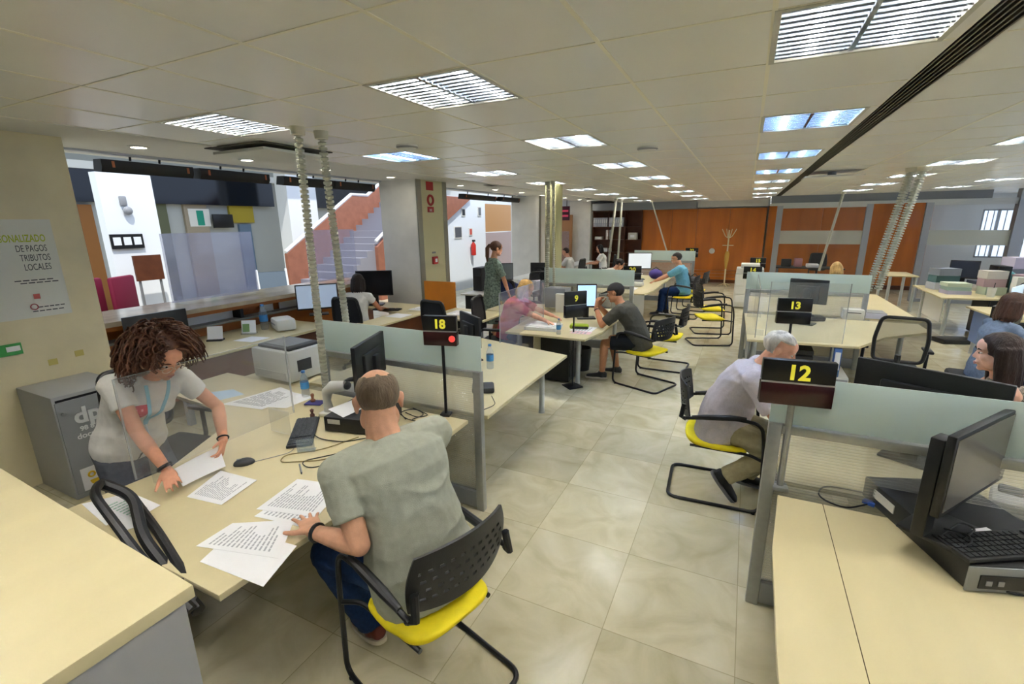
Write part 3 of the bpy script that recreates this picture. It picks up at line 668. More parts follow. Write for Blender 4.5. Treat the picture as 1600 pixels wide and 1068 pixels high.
# downlights
dl = None
for i, y in enumerate((2.61, 3.67, 4.78, 6.06, 8.08, 9.5, 10.85, 12.2, 13.96, 15.4, 16.4)):
    lab = 'small round recessed downlight in the plaster strip, %s from the poster wall' % ('first second third fourth fifth sixth seventh eighth ninth tenth eleventh'.split()[i])
    if dl is None:
        dl = thing('downlight', lab, 'downlight', (-5.05, y, 2.76), 0, 'recessed downlights'); q = MB(); q.lathe([(.055, 0), (.085, 0), (.085, -.008), (.06, -.012), (.055, 0)], 20, cap=False); q.build('ring', offwhite, dl); MB().lathe([(.0, -.004), (.056, -.004), (.056, -.002), (.0, -.002)], 20, cap=False).build('lens', spotg, dl)
    else: dup(dl, (-5.05, y, 2.76), 0, lab)
# diffusers and detectors
for lab, x, y in (('square plaster air diffuser near the two cable spines', -3.62, 2.86), ('square air diffuser in front of the square pillar ceiling', -4.3, 8.6), ('square air diffuser near the far pillar', -4.4, 12.2), ('square air diffuser over the bookcase end of the room', -4.3, 15.0)):
    t = thing('air_diffuser', lab, 'air vent', (x, y, 2.76 if x < -3.9 else 2.657), 0, 'square air diffusers'); q = MB(); q.bb(-.3, .3, -.3, .3, -.05, -.03); q.build('plate', offwhite, t); MB().bb(-.34, .34, -.34, .34, -.008, 0).build('recess', mat('vent_dark', '55524a', .8), t); MB().cyl((0, 0, -.03), (0, 0, -.006), .05).build('stem', alud, t)
t = thing('air_diffuser', 'flat square air diffuser hanging under the long slot', 'air vent', (.95, 7.9, 2.6), 0, 'square air diffusers'); MB().bb(-.33, .33, -.28, .28, -.02, 0).build('plate', offwhite, t); MB().cyl((0, 0, 0), (0, 0, .06), .05).build('stem', alud, t)
for lab, p in (('round white smoke detector on the panels beyond the louvred lights', (-0.836, 4.367, 2.660)), ('small cream detector near the patio side light', (-2.519, 3.251, 2.660)), ('small round detector far over the middle desks', (-2.618, 8.488, 2.660))):
    t = thing('smoke_detector', lab, 'smoke detector', p); MB().lathe([(.0, 0), (.085, 0), (.085, -.012), (.07, -.03), (.0, -.034)], 20, cap=False).build('housing', offwhite, t); MB().lathe([(.086, -.012), (.088, -.016), (.075, -.024)], 20, cap=False).build('ring', greyp, t)
# ---------------------------------------------------------------- bar along the patio
t = thing('bar_counter', 'long bar counter with polished stone top and timber front', 'counter', (-6.1, 2.1, 0))
MB().bb(-.52, .36, 0, 4.35, 1.06, 1.11).build('stone_top', marble, t, smooth=False)
MB().bb(-.52, .34, 0, 4.35, 1.015, 1.058).build('timber_edge', wood2, t, smooth=False)
MB().bb(-.40, .10, 0, 4.35, 0, 1.015).build('front_panel', wood2, t, smooth=False)
MB().bb(.10, .30, 0, 4.35, .86, .885).build('shelf', mat('shelf_grey', '6f6f6a', .5), t, smooth=False)
for y in (1.75, 3.1): MB().bb(.1, .28, y-.02, y+.02, .886, 1.014).build('divider', dgrey, t)
for i, (y0, y1) in enumerate(((.75, 1.7), (2.1, 2.3), (2.4, 3.2))): MB().bb(.15, .16, y0, y1, .89, .985).build('file_front', mat('file_white', 'dde3ea', .6), t)
t = thing('back_desk', 'long cream desk top running under the bar', 'desk', (-5.5, 2.1, 0)); MB().bb(-.49, .50, .45, 2.48, .69, .72).build('desktop', cream, t, smooth=False); MB().bb(.44, .47, .5, 2.45, .28, .68).build('modesty_panel', mat('panel_maroon', '5d3a2a', .4), t)
for y in (.55, 1.5, 2.4): MB().bb(.34, .40, y-.03, y+.03, 0, .69).build('leg', alud, t)
for lab, y0, y1 in (('clear acrylic screen on the bar beside the patio column', 3.27, 4.44), ('clear acrylic screen on the bar before the staircase', 5.35, 6.4)):
    t = thing('acrylic_screen', lab, 'screen', (-6.25, y0, 1.112), 0, 'acrylic screens on the bar'); MB().bb(-.003, .003, 0, y1-y0, .03, .86).build('sheet', hazy_l, t, smooth=False)
    for y in (.12, y1-y0-.12): MB().bb(-.09, .09, y-.006, y+.006, 0, .10).build('foot', clear, t, smooth=False)
t = thing('monitor', 'dark monitor back standing on the bar shelf end', 'monitor', (-5.62, 2.75, .72)); MB().box((0, 0, .26), (.03, .62, .36), bev=.008).build('screen_panel', black, t); MB().bb(-.05, .0, -.04, .04, .0, .2).build('stand', black, t); MB().box((0, 0, .012), (.16, .24, .02)).build('base', black, t)
# ---------------------------------------------------------------- desks and partitions
def desk(lab, poly, legs=(), z=.72, panels=(), th=.028, seam=None, top=None, group=None):
    x0, y0 = poly[0]; t = thing('desk', lab, 'desk', (x0, y0, 0), 0, group)
    P = [(x-x0, y-y0) for x, y in poly]
    MB().prism(P, z-th, z, bev=.004).build('desktop', top or cream, t)
    for x, y in legs:
        q = MB(); q.cyl((x-x0, y-y0, .02), (x-x0, y-y0, z-th), .030, n=18); q.cyl((x-x0, y-y0, 0), (x-x0, y-y0, .02), .034, n=18); q.build('leg', silver, t)
    for a, b, c, d, m in panels:
        x, y = a-x0, b-y0; u = c-x0; v = d-y0
        q = MB(); e = V((u-x, v-y, 0)); n = V((-e.y, e.x, 0)).normalized()*.009
        vs = [V((x, y, .2))+n, V((u, v, .2))+n, V((u, v, .2))-n, V((x, y, .2))-n]; q.add(vs+[p+V((0, 0, z-th-.2)) for p in vs], [(3, 2, 1, 0), (4, 5, 6, 7)]+[(i, (i+1) % 4, 4+(i+1) % 4, 4+i) for i in range(4)]); q.build('modesty_panel', m, t, smooth=False)
    if seam: MB().bb(seam[0]-x0-.0015, seam[0]-x0+.0015, seam[1]-y0, seam[2]-y0, z-.002, z+.0006).build('joint', mat('joint_dark', '4a3d22', .8), t, smooth=False)
    return t
def partition(lab, x0, x1, y, posts=2, zb=0., glass=True, foot=True, g='ribbed desk partitions'):
    t = thing('desk_partition', lab, 'partition', (x0, y, 0), 0, g); L = x1-x0
    for i in range(posts):
        x = i*(L-.06)/(posts-1); MB().bb(x, x+.06, -.025, .025, zb, 1.07, bev=.006).build('post', alu, t)
    MB().bb(.06, L-.06, -.02, .02, 1.02, 1.065, bev=.005).build('top_rail', alu, t); MB().bb(.06, L-.06, -.024, .024, zb+.02, zb+.15, bev=.005).build('base_rail', alud, t)
    q = MB(); n = 56 if y < 4 else 36; h0, h1 = zb+.15, 1.02; w = [(h0+(h1-h0)*i/(n*4), .0075*math.sin(2*PI*i/4)) for i in range(n*4+1)]
    q.add([(x, v, z) for z, v in w for x in (.06, L-.06)], [(2*i, 2*i+1, 2*i+3, 2*i+2) for i in range(len(w)-1)]); q.build('ribbed_panel', poly, t, ang=180)
    if glass: MB().bb(.0, L, -.004, .004, 1.07, 1.315, bev=.002).build('frosted_glass', frost, t)
    return t
# ---------------------------------------------------------------- chairs
def visitor_chair(lab):
    t = thing('visitor_chair', lab, 'chair', (0, 0, 0), 0, 'yellow and black visitor chairs')
    w = .265
    path = [(-w, -.26, .66), (-w, .06, .705), (-w, .25, .69), (-w, .275, .55), (-w, .30, .013), (-w, -.33, .013), (w, -.33, .013), (w, .30, .013), (w, .275, .55), (w, .25, .69), (w, .06, .705), (w, -.26, .66)]
    q = MB(); q.tube(fillet(path, .075, 6), .0125, 10); q.build('tube_frame', blackm, t)
    for s in (-1, 1):
        q = MB(); q.tube([(s*w, -.2, .675), (s*w, -.1, .69), (s*w, .05, .708), (s*w, .15, .712)], [.014, .021, .021, .015], 10); q.build('arm_pad', black, t)
        q = MB(); q.tube(fillet([(s*w, .27, .42), (s*.21, .2, .425), (s*.19, -.2, .425)], .04), .011, 8); q.build('seat_bar', blackm, t)
        q = MB(); q.tube([(s*w, -.24, .658), (s*.25, -.275, .665), (s*.24, -.262, .76)], .017, 8); q.build('back_bracket', black, t)
        MB().cyl((s*w, .26, 0), (s*w, .26, .006), .014, n=10).build('glide', black, t)
    # seat: curved pad
    q = MB(); nx, ny = 18, 16; rings = []
    for dz, sc in ((-.030, .90), (-.022, .975), (-.006, 1.), (.010, .985), (.018, .93)):
        ring = []
        for k in range(48):
            a = 2*PI*k/48; cx, sy = math.cos(a), math.sin(a); x = .232*math.copysign(abs(cx)**.55, cx)*sc; y = .225*math.copysign(abs(sy)**.55, sy)*sc
            z = .455+dz-.030*max(0, (y-.1)/.12)**2+.03*max(0, (-y-.1)/.12)**2-.012*(1-(x/.232)**2)*(dz > 0)
            ring.append(V((x*(1-.06*(y < 0)), y-.02, z)))
        rings.append(ring)
    q.loft(rings); q.build('seat', yellow, t, ang=60)
    # backrest: curved plate with real punched slots
    q = MB(); NX, NZ = 45, 19; bm = q.bm; g = {}
    for i in range(NX+1):
        for j in range(NZ+1):
            u = -1+2*i/NX; v = j/NZ; hw = .245+.02*math.sin(v*2.6)-.03*v*v; x = u*hw; y = -.285-.035*v+.065*u*u; z = .635+.285*v-.025*u*u*v+.02*u*u*(1-v)
            g[i, j] = bm.verts.new((x, y, z))
    for i in range(NX):
        for j in range(NZ):
            a = i-3; 
            if 3 <= i < NX-3 and 3 <= j < NZ-3 and (j-3) % 3 == 1 and (i+((j-3)//3 % 2)*2) % 4 in (0, 1): continue
            bm.faces.new((g[i, j], g[i+1, j], g[i+1, j+1], g[i, j+1]))
    bmesh.ops.recalc_face_normals(bm, faces=bm.faces[:]); bmesh.ops.solidify(bm, geom=bm.faces[:], thickness=.012)
    q.build('backrest', black, t, ang=50); return t
VC = visitor_chair('x'); KIDS[VC.name] = list(VC.children); vc_used = [0]
def put_chair(lab, x, y, ang):
    if not vc_used[0]: vc_used[0] = 1; VC.location = (x, y, 0); VC.rotation_euler = (0, 0, R(ang-90)); VC['label'] = lab; return VC
    return dup(VC, (x, y, 0), R(ang-90), lab)
def office_chair(lab, x, y, ang, mesh_back=True, h=.47, g='black swivel office chairs', back=True):
    t = thing('office_chair', lab, 'chair', (x, y, 0), R(ang-90), g)
    for i in range(5):
        a = 2*PI*i/5+.3; q = MB(); q.tube([(.03*math.cos(a), .03*math.sin(a), .11), (.28*math.cos(a), .28*math.sin(a), .07)], [.025, .016], 8); q.sph((.28*math.cos(a), .28*math.sin(a), .03), (.028, .028, .03), 10, 8); q.build('base_leg', black, t)
    MB().cyl((0, 0, .09), (0, 0, h-.06), .028).build('gas_post', blackm, t)
    q = MB(); q.box((0, .0, h-.02), (.48, .47, .08), bev=.035); q.build('seat', mat('seat_black', '1b1c20', .85), t)
    if not back: return t
    q = MB(); q.tube(fillet([(-.21, -.25, h+.12), (-.225, -.27, h+.36), (-.19, -.30, h+.60), (.19, -.30, h+.60), (.225, -.27, h+.36), (.21, -.25, h+.12)], .06, 5, True), .019, 8, closed=True); q.build('back_frame', black, t)
    q = MB(); q.add([(-.2, -.252, h+.13), (.2, -.252, h+.13), (.215, -.272, h+.36), (-.215, -.272, h+.36), (.18, -.30, h+.59), (-.18, -.30, h+.59)], [(0, 1, 2, 3), (3, 2, 4, 5)]); q.build('back_mesh', hazy_b if mesh_back else mat('seat_black', '1b1c20', .85), t)
    q = MB(); q.tube([(0, -.05, h-.06), (0, -.26, h-.03), (0, -.28, h+.2)], .028, 8); q.build('back_bar', black, t)
    for s in (-1, 1):
        q = MB(); q.tube(fillet([(s*.2, -.02, h-.05), (s*.28, -.02, h-.03), (s*.28, -.02, h+.2)], .04), .016, 8); q.box((s*.28, .0, h+.215), (.075, .25, .03), bev=.012); q.build('armrest', black, t)
    return t
hazy_b = seethrough('black_mesh', '24262c', .45, .5)
# ---------------------------------------------------------------- office things
def monitor(lab, x, y, ang, z=.72, w=.52, h=.32, lift=.14, screen='2a2d31', emit=0., base=True, tilt=0., g=None, logo=False, off=0.):
    """screen faces direction ang"""
    t = thing('monitor', lab, 'monitor', (x, y, z), R(ang+90), g); zz = lift+h/2
    X = TX(0, 0, zz, 0, R(tilt))
    q = MB(); q.box((0, .012, 0), (w, .03, h), X, bev=.006); q.box((0, .035, -.02), (w*.6, .03, h*.6), X, bev=.012); q.build('housing', black, t)
    sm = mat('screen_'+screen+str(emit), screen, .22, 0, emit=emit)
    MB().box((0, -.0042, .004), (w-.03, .002, h-.04), X).build('screen', sm, t)
    q = MB(); q.bb(off-.04, off+.04, .03, .075, .01, zz+.04+abs(off)*.4, bev=.006); q.build('stand', black, t)
    if base: MB().box((off*.6, .03, .008), (.26, .19, .016), bev=.006).build('base', black, t)
    if logo: MB().text('hp', TX(.0, .029, zz+.02, PI, PI/2)@M.Translation((-.03, 0, 0)), .06, .0015).build('logo', greyp, t)
    return t
def keyboard(lab, x, y, ang, z=.72, col=None, keys=None, w=.44, tilt=0.):
    t = thing('keyboard', lab, 'keyboard', (x, y, z), R(ang)); t.rotation_euler[0] = R(tilt)
    MB().box((0, 0, .011), (w, .15, .018), bev=.005).build('case', col or dgrey, t); q = MB()
    for j in range(5):
        for i in range(17):
            if (i in (13,)): continue
            q.box((-w/2+.02+i*(w-.035)/16.6, -.055+j*.0255, .0225), (.019, .0205, .006))
    o = q.build('keycaps', keys or mat('key_grey', '3f4247', .5), t, smooth=False); return t
def sheet(lab, pts, z=.7205, lines=0, th=.0008, g='printed sheets on the desks', colr=None, name='paper_sheet', block=None, bend=0., lm=None):
    """paper from four plan corners: a=top left, b=top right, c=bottom right, d=bottom left"""
    P = [V((p[0], p[1], p[2] if len(p) > 2 else z)) for p in pts]; c = sum(P, V())/4; t = thing(name, lab, 'paper', c, 0, g); P = [p-c for p in P]
    N = 8; at = lambda u, v: P[0].lerp(P[1], u).lerp(P[3].lerp(P[2], u), v)
    q = MB(); up = (P[1]-P[0]).cross(P[3]-P[0]).normalized(); up = up if up.z > 0 else -up
    vs = [at(i/N, j/N)+up*(bend*math.sin(PI*i/N)) for j in range(N+1) for i in range(N+1)]
    F = [(j*9+i, j*9+i+1, j*9+i+10, j*9+i+9) for j in range(N) for i in range(N)]
    q.add(vs, F); bmesh.ops.recalc_face_normals(q.bm, faces=q.bm.faces[:]); bmesh.ops.solidify(q.bm, geom=q.bm.faces[:], thickness=th); q.build('sheet', colr or paper, t)
    if lines:
        q = MB(); rnd = random.Random(int(abs(c.x*1e4)))
        for i in range(lines):
            v = .1+.8*i/lines; a, b = .12, .12+.76*rnd.uniform(.45, 1.)
            if block and block[0] < v < block[1]: b = .88
            M_ = 5
            for k in range(M_):
                u0, u1 = a+(b-a)*k/M_, a+(b-a)*(k+.86)/M_
                w = .42/lines*.8; q.add([at(u0, v)+up*(.0012+bend*math.sin(PI*u0)), at(u1, v)+up*(.0012+bend*math.sin(PI*u1)), at(u1, v+w)+up*(.0012+bend*math.sin(PI*u1)), at(u0, v+w)+up*(.0012+bend*math.sin(PI*u0))], [(0, 1, 2, 3)])
        q.build('printed_text', lm or ink, t, smooth=False)
    return t
def num_sign(lab, num, x, y, z0, zc, ang, w=.24, h=.21, pole='black', low='2a0a0c', red=False, digits=.085, base=True, split=.52):
    """numbered queue display on a pole, face towards ang"""
    t = thing('number_sign', lab, 'sign', (x, y, z0), R(ang+90), 'numbered queue displays'); zz = zc-z0; pm = blackm if pole == 'black' else alu
    MB().cyl((0, .03, .01), (0, .03, zz-h*.3), .011 if pole == 'black' else .016, n=10).build('pole', pm, t)
    if base: MB().box((0, .03, .01), (.07, .07, .02) if z0 > .1 else (.2, .2, .014), bev=.004).build('base', pm, t)
    dz = h*(split-.5)
    q = MB(); q.bb(-w/2, w/2, -.02, .02, zz-dz+.003, zz+h/2, bev=.004); q.build('number_plate', mat('sign_black', '0c0c0d', .3), t)
    q = MB(); q.bb(-w/2, w/2, -.025, .03, zz-h/2, zz-dz-.003, bev=.004); q.build('led_display', mat('led_'+low, low, .25), t)
    MB().bb(-w/2, w/2, -.022, -.018, zz-dz-.004, zz-dz+.004).build('divider', alu, t)
    f = frameX((0, -.0205, zz+h*.25-dz*.5-digits*.36), (1, 0, 0), (0, 0, 1)); MB().text(num, f, digits, .0008, 'CENTER', .0035).build('digits', mat('digit_yellow', 'd8cf3c', .5, emit=.15), t)
    if red: MB().cyl((w/2-.03, -.026, zz-h*.25), (w/2-.03, -.032, zz-h*.25), .022).build('red_lamp', mat('lamp_red', 'd0433c', .4, emit=.4), t)
    return t
def bottle(lab, x, y, z=.72, h=.22):
    t = thing('water_bottle', lab, 'bottle', (x, y, z)); s = h/.22
    MB().lathe([(.0, 0), (.03*s, .001), (.032*s, .02*s), (.030*s, .06*s), (.032*s, .1*s), (.031*s, .15*s), (.013*s, .19*s), (.013*s, .2*s), (0, .2*s)], 18, cap=False).build('plastic_body', clear_b, t)
    MB().lathe([(.0325*s, .07*s), (.0328*s, .075*s), (.0328*s, .12*s), (.0325*s, .125*s)], 18, cap=False).build('label', mat('label_blue', '3d86c4', .5), t); MB().cyl((0, 0, .2*s), (0, 0, .216*s), .0145*s).build('screw_cap', mat('cap_blue', '3a6fb0', .5), t); return t
clear_b = seethrough('bottle_plastic', 'bcd3e4', .72, .06)
def cable(lab, pts, r=.0028, m=None):
    q = MB(); q.tube(fillet(pts, .06, 5), r, 6); c = V(pts[0]); o = q.build('cable', m or black); o.data.transform(M.Translation(-c)); o.location = c; return tag(o, lab, 'cable', 'loose desk cables')
def spine(lab, p0, p1, r=.028, n=None, g='corrugated cable spines', sag=0.):
    """jointed cable spine between ceiling and desk"""
    p0, p1 = V(p0), V(p1); t = thing('cable_spine', lab, 'cable spine', p0, 0, g); d = p1-p0; L = d.length; n = n or int(L/.032)
    MB().cyl((0, 0, -.05), (0, 0, 0), r*1.5, r*1.7, n=16).build('ceiling_collar', mat('collar_cream', 'c8c4b0', .5), t)
    q = MB(); w = d.normalized(); a = w.orthogonal().normalized(); b = w.cross(a); rings = []
    for i in range(n):
        for f, k in ((.0, .55), (.12, 1.), (.62, 1.), (.74, .55)): 
            v = (i+f)/n; off = V((0, 0, -sag*math.sin(PI*v))); rings.append(ell(d*v+off, a, b, r*k, r*k, 10, 2.6))
    q.loft(rings); q.build('links', mat('spine_grey', 'b4b4a4', .45), t, ang=30); return t
# ================================================================ desks
struct('wall_low_panel', MB().bb(-4.80, -4.20, 6.42, 6.46, 0, 1.12), mat('orange_laminate', 'c1761f', .4, 0, .1, 4), smooth=False)
desk('cream desk of counter 18 covered in papers, nearest the tall cream counter', [(-1.63, .82), (-1.60, 1.5), (-1.62, 2.58), (-4.25, 2.58), (-4.25, 2.02), (-3.45, 1.98), (-3.05, 1.72), (-2.82, 1.3), (-2.86, .82)], [(-2.1, 2.5), (-2.78, .9), (-4.1, 2.5)], panels=[(-2.5, .9, -2.5, 2.5, cream)])
partition('ribbed partition with a frosted glass top behind counter 18', -3.05, -1.53, 2.63)
desk('cream desk behind the counter 18 partition, empty front half', [(-1.53, 2.70), (-1.545, 3.4), (-1.545, 4.42), (-2.75, 4.72), (-3.3, 4.3), (-3.3, 2.70)], [(-1.86, 4.62-.12), (-1.7, 2.85), (-3.1, 2.85)], panels=[(-2.4, 2.8, -2.4, 4.4, cream)])
desk('cream desk of counter 9 between the blonde person and the person in a cap', [(-1.58, 5.13), (-1.50, 5.6), (-1.50, 7.2), (-3.6, 7.2), (-3.6, 6.4), (-2.7, 6.2), (-2.62, 5.13)], [(-1.80, 5.58), (-1.7, 7.05), (-2.5, 5.3)], panels=[(-2.3, 5.3, -2.3, 7.1, cream)])
partition('ribbed partition with frosted top between counters 9 and 20', -3.0, -1.5, 7.36)
desk('cream desk of counter 20 in front of the person in pale blue', [(-1.62, 8.95), (-1.55, 9.5), (-1.55, 12.2), (-3.4, 12.2), (-3.4, 11.2), (-2.7, 11.0), (-2.7, 8.95)], [(-1.75, 9.2), (-1.7, 12.0), (-2.6, 9.2)], panels=[(-2.3, 9.2, -2.3, 12.1, cream)])
partition('ribbed partition with frosted top behind counter 20, under the orange wall', -2.6, -1.1, 12.6)
desk('large cream desk at the near right with a black joint line', [(.265, 2.44), (.225, 2.0), (.215, 1.4), (.24, .3), (2.6, .3), (2.6, 2.44)], [(.5, .5), (2.4, .5)], seam=(.455, .3, 2.44), panels=[(.6, .6, .6, 2.3, cream)])
partition('ribbed partition with frosted top at counter 12', .19, 2.6, 2.52)
desk('cream desk of counter 12 where the white haired person sits', [(.28, 2.60), (.28, 4.1), (1.15, 4.1), (1.3, 3.4), (2.4, 3.2), (2.4, 2.60)], [(.42, 4.0), (2.2, 2.75)], panels=[(.8, 2.7, .8, 4.0, cream)])
desk('cream desk of counter 13 with a black mesh chair behind it', [(.12, 5.88), (1.2, 5.98), (1.55, 6.6), (2.1, 7.1), (2.1, 7.6), (.08, 7.6)], [(.2, 6.0), (1.0, 6.05), (1.9, 7.4)], panels=[(.15, 5.95, .15, 7.5, alud)])
partition('ribbed partition with frosted top behind counter 13', .06, 1.55, 7.7)
desk('cream desk of counter 14 behind the counter 13 partition', [(.1, 7.85), (2.2, 7.85), (2.2, 10.4), (1.4, 10.4), (1.2, 9.4), (.1, 9.4)], [(.2, 9.3), (2.1, 10.2)])
desk('far right cream desk heaped with papers', [(3.1, 10.4), (4.0, 10.5), (5.6, 10.7), (5.6, 12.2), (3.15, 12.2)], [(3.32, 10.75), (3.3, 12.0), (5.4, 10.9)], panels=[(3.3, 11.9, 3.3, 10.9, white)])
desk('small cream desk behind the person with the bob', [(3.15, 9.5), (4.6, 9.6), (4.6, 8.3), (3.2, 8.4)], [(3.3, 9.4), (3.35, 8.5), (4.4, 8.5)], panels=[(3.25, 9.45, 3.25, 8.5, mat('panel_blue', '5a6f9a', .5))])
desk('narrow cream side table against the orange panel', [(2.95, 13.2), (3.5, 13.2), (3.5, 14.2), (2.95, 14.2)], [(3.0, 13.25), (3.45, 13.25), (3.0, 14.1), (3.45, 14.1)], z=.80)
desk('cream desk beside the bar where a dark haired person works', [(-4.35, 4.6), (-4.35, 6.3), (-5.0, 6.38), (-5.9, 6.38), (-5.9, 5.9), (-4.76, 5.65), (-4.76, 4.6)], [(-4.45, 4.75), (-4.45, 6.2)], panels=[(-4.4, 4.7, -4.4, 6.3, brown)])
desk('white desk with a shopping bag, next to the person in the printed dress', [(-4.9, 7.7), (-3.75, 7.75), (-3.75, 9.4), (-4.9, 9.4)], [(-3.85, 7.9), (-4.8, 7.9), (-3.85, 9.3)], panels=[(-4.85, 7.8, -3.8, 7.82, black)], top=white)
desk('low cream table below the orange screen', [(-3.2, 5.6), (-3.2, 6.3), (-4.15, 6.35), (-4.15, 5.5)], [(-3.3, 5.7), (-4.05, 5.6)], panels=[(-4.1, 5.6, -3.3, 5.7, black)])
desk('long white desk row under the far pillars', [(-5.2, 10.2), (-4.72, 10.2), (-4.72, 16.2), (-5.2, 16.2)], [(-4.8, 10.3), (-4.8, 13.2), (-4.8, 16.1)], top=white)
# tall counter by the camera
t = thing('tall_counter', 'tall cream topped counter with a grey side, cut by the bottom left corner', 'counter', (-1.27, .58, 0))
MB().prism([(0, 0), (0, -1.6), (-2.3, -1.6), (-2.3, .07), (-1.4, .05)], 1.06, 1.10, bev=.003).build('worktop', cream, t); MB().bb(-2.2, -.015, -1.55, -.02, 0, 1.06).build('side_panel', mat('counter_grey', 'a2a3a4', .5), t, smooth=False)
# ================================================================ chairs
put_chair('yellow and black visitor chair under the person in the grey green shirt', -1.13, 1.40, 164)
put_chair('yellow and black visitor chair under the white haired person', -.04, 3.66, 3)
put_chair('yellow and black visitor chair under the person in the black cap', -1.02, 5.93, 158)
put_chair('empty yellow and black visitor chair just behind the person in the cap', -.92, 6.82, 178)
put_chair('empty yellow and black visitor chair in the aisle facing counter 14', -.42, 8.55, 22)
put_chair('empty yellow and black visitor chair in the aisle, second facing counter 14', -.45, 9.45, 16)
put_chair('yellow and black visitor chair under the person in pale blue', -1.12, 10.75, 175)
put_chair('empty yellow and black visitor chair behind the person in pale blue', -1.0, 11.75, 172)
office_chair('black swivel chair behind the standing person with curly hair', -3.62, 1.72, 10, False)
office_chair('black mesh swivel chair standing empty at counter 13', 1.60, 6.38, 84, h=.44)
office_chair('dark swivel chair of the person working at the bar', -4.95, 5.02, 100, False)
office_chair('dark swivel chair before the table with the orange screen', -3.55, 5.25, 80, False)
office_chair('swivel chair with a blue jacket near the printed dress', -3.62, 7.62, 70, False)
office_chair('blue backed swivel chair inside the first glass office', 2.0, 16.2, -80, False)
office_chair('black swivel chair of the young person at counter 12', 1.75, 3.74, 175, False)
office_chair('black swivel stool of the person with the bob', 2.25, 6.12, -10, False, back=False)
office_chair('grey swivel chair of the blonde person', -2.95, 5.55, 10, False)
# curved chair back standing against the end of desk 18
t = thing('office_chair', 'black chair with looped arms wedged against the tall counter', 'chair', (-2.15, .80, 0), 0, 'black swivel office chairs')
q = MB(); q.tube(fillet([(.42, -.03, .66), (.20, -.05, .80), (-.30, .02, .93), (-.46, .12, .90), (-.42, .20, .78), (-.05, .12, .74), (.30, .03, .70)], .08, 5), .019, 8); q.build('arm_loop', black, t)
q = MB(); q.tube(fillet([(-.44, .10, .90), (-.30, .16, .84), (-.05, .06, .76), (.40, .0, .62)], .08, 5), .024, 8); q.build('back_rim', black, t)
MB().box((-.42, .14, .46), (.48, .46, .07), bev=.03).build('seat', mat('seat_black', '1b1c20', .85), t); MB().tube([(.36, .0, .66), (.2, .1, .46), (-.3, .14, .42)], .02).build('arm_bar', black, t)
MB().cyl((-.42, .14, .09), (-.42, .14, .43), .028).build('gas_post', blackm, t)
for i in range(5):
    a = 2*PI*i/5; q = MB(); q.tube([(-.42, .14, .11), (-.42+.2*math.cos(a), .14+.2*math.sin(a), .05)], [.025, .018], 8); q.sph((-.42+.2*math.cos(a), .14+.2*math.sin(a), .03), .028, 10, 8); q.build('base_leg', black, t)
# ================================================================ numbered signs
num_sign('black display reading 18 in yellow with a red lamp', '18', -1.80, 2.56, .72, 1.35, -75, .235, .205, red=True, digits=.085)
num_sign('largest black display, reading 12 in yellow on a grey pole', '12', .28, 2.48, .72, 1.30, -83, .305, .22, pole='grey', digits=.10, split=.5)
num_sign('black display reading 13 in yellow on a black pole', '13', .425, 4.6, 0, 1.29, -80, .26, .22, digits=.085, low='0d0d0e')
num_sign('narrow turned black display reading 9 on a floor pole', '9', -1.80, 5.42, 0, 1.075, -40, .30, .32, digits=.1, low='0f0f10')
num_sign('black display reading 20 in yellow before the person in pale blue', '20', *(-1.943, 9.312, 1.070)[:2], 0, 1.07, -72, .34, .27, digits=.12, low='0f0f10')
num_sign('black display reading 14 in yellow on a floor pole', '14', .19, 11.5, 0, .93, -90, .36, .27, digits=.13, low='0f0f10')
num_sign('small far display reading 15 just above the 14 display', '15', .32, 13.6, 0, .98, -90, .36, .26, digits=.12, low='1a0d0e')
num_sign('far black display reading 21 above the head of the person in pale blue', '21', -1.62, 13.3, 0, 1.16, -85, .34, .26, digits=.11, low='0f0f10')
num_sign('far black display reading 22 beside the display 21', '22', -1.35, 14.3, 0, 1.17, -85, .34, .26, digits=.11, low='0f0f10')
num_sign('far dark display reading 19 on the desk behind display 20', '19', -2.45, 12.0, .72, 1.13, -80, .30, .30, digits=.1, low='22262a')
# ================================================================ acrylic screens on desks
def screen(lab, x, y0, y1, z0, z1, m=clear, feet=True, x1=None):
    t = thing('desk_screen', lab, 'screen', (x, y0, 0), 0, 'clear desk screens'); e = V(((x1 if x1 is not None else x)-x, y1-y0, 0)); n = V((-e.y, e.x, 0)).normalized()*.003
    q = MB(); vs = [V((0, 0, z0))+n, e+V((0, 0, z0))+n, e+V((0, 0, z0))-n, V((0, 0, z0))-n]; q.add(vs+[p+V((0, 0, z1-z0)) for p in vs], [(3, 2, 1, 0), (4, 5, 6, 7)]+[(i, (i+1) % 4, 4+(i+1) % 4, 4+i) for i in range(4)]); q.build('sheet', m, t, smooth=False)
    q = MB(); u = e.normalized()*.004
    for p, s in ((V((0, 0, 0)), 1), (e, -1)): q.bb(p.x-.004, p.x+.004, p.y-.004, p.y+.004, z0, z1)
    q.bb(min(0, e.x)-.0035, max(0, e.x)+.0035, 0, e.y, z1-.003, z1) if abs(e.x) < .01 else None
    q.build('polished_edge', edge_m, t, smooth=False)
    if feet:
        for f in (.12, .88): p = e*f; MB().bb(p.x-.09, p.x+.09, p.y-.006, p.y+.006, .722, z0+.06).build('foot', clear, t, smooth=False)
    return t
edge_m = seethrough('acrylic_edge', 'd6dadb', .62, .2)
screen('clear acrylic screen on desk 18 in front of the curly haired person', -2.64, 1.06, 2.0, .82, 1.35)
screen('hazy acrylic screen between the blonde person and the empty desk', -2.42, 4.6, 5.9, .42, 1.29, hazy, False)
screen('clear acrylic screen at the corner of counter 13', .30, 5.94, 6.02, .722, 1.38, clear, False, 1.05)
screen('clear acrylic screen on counter 13 facing the aisle', .2, 5.95, 7.5, .73, 1.3, clear, True)
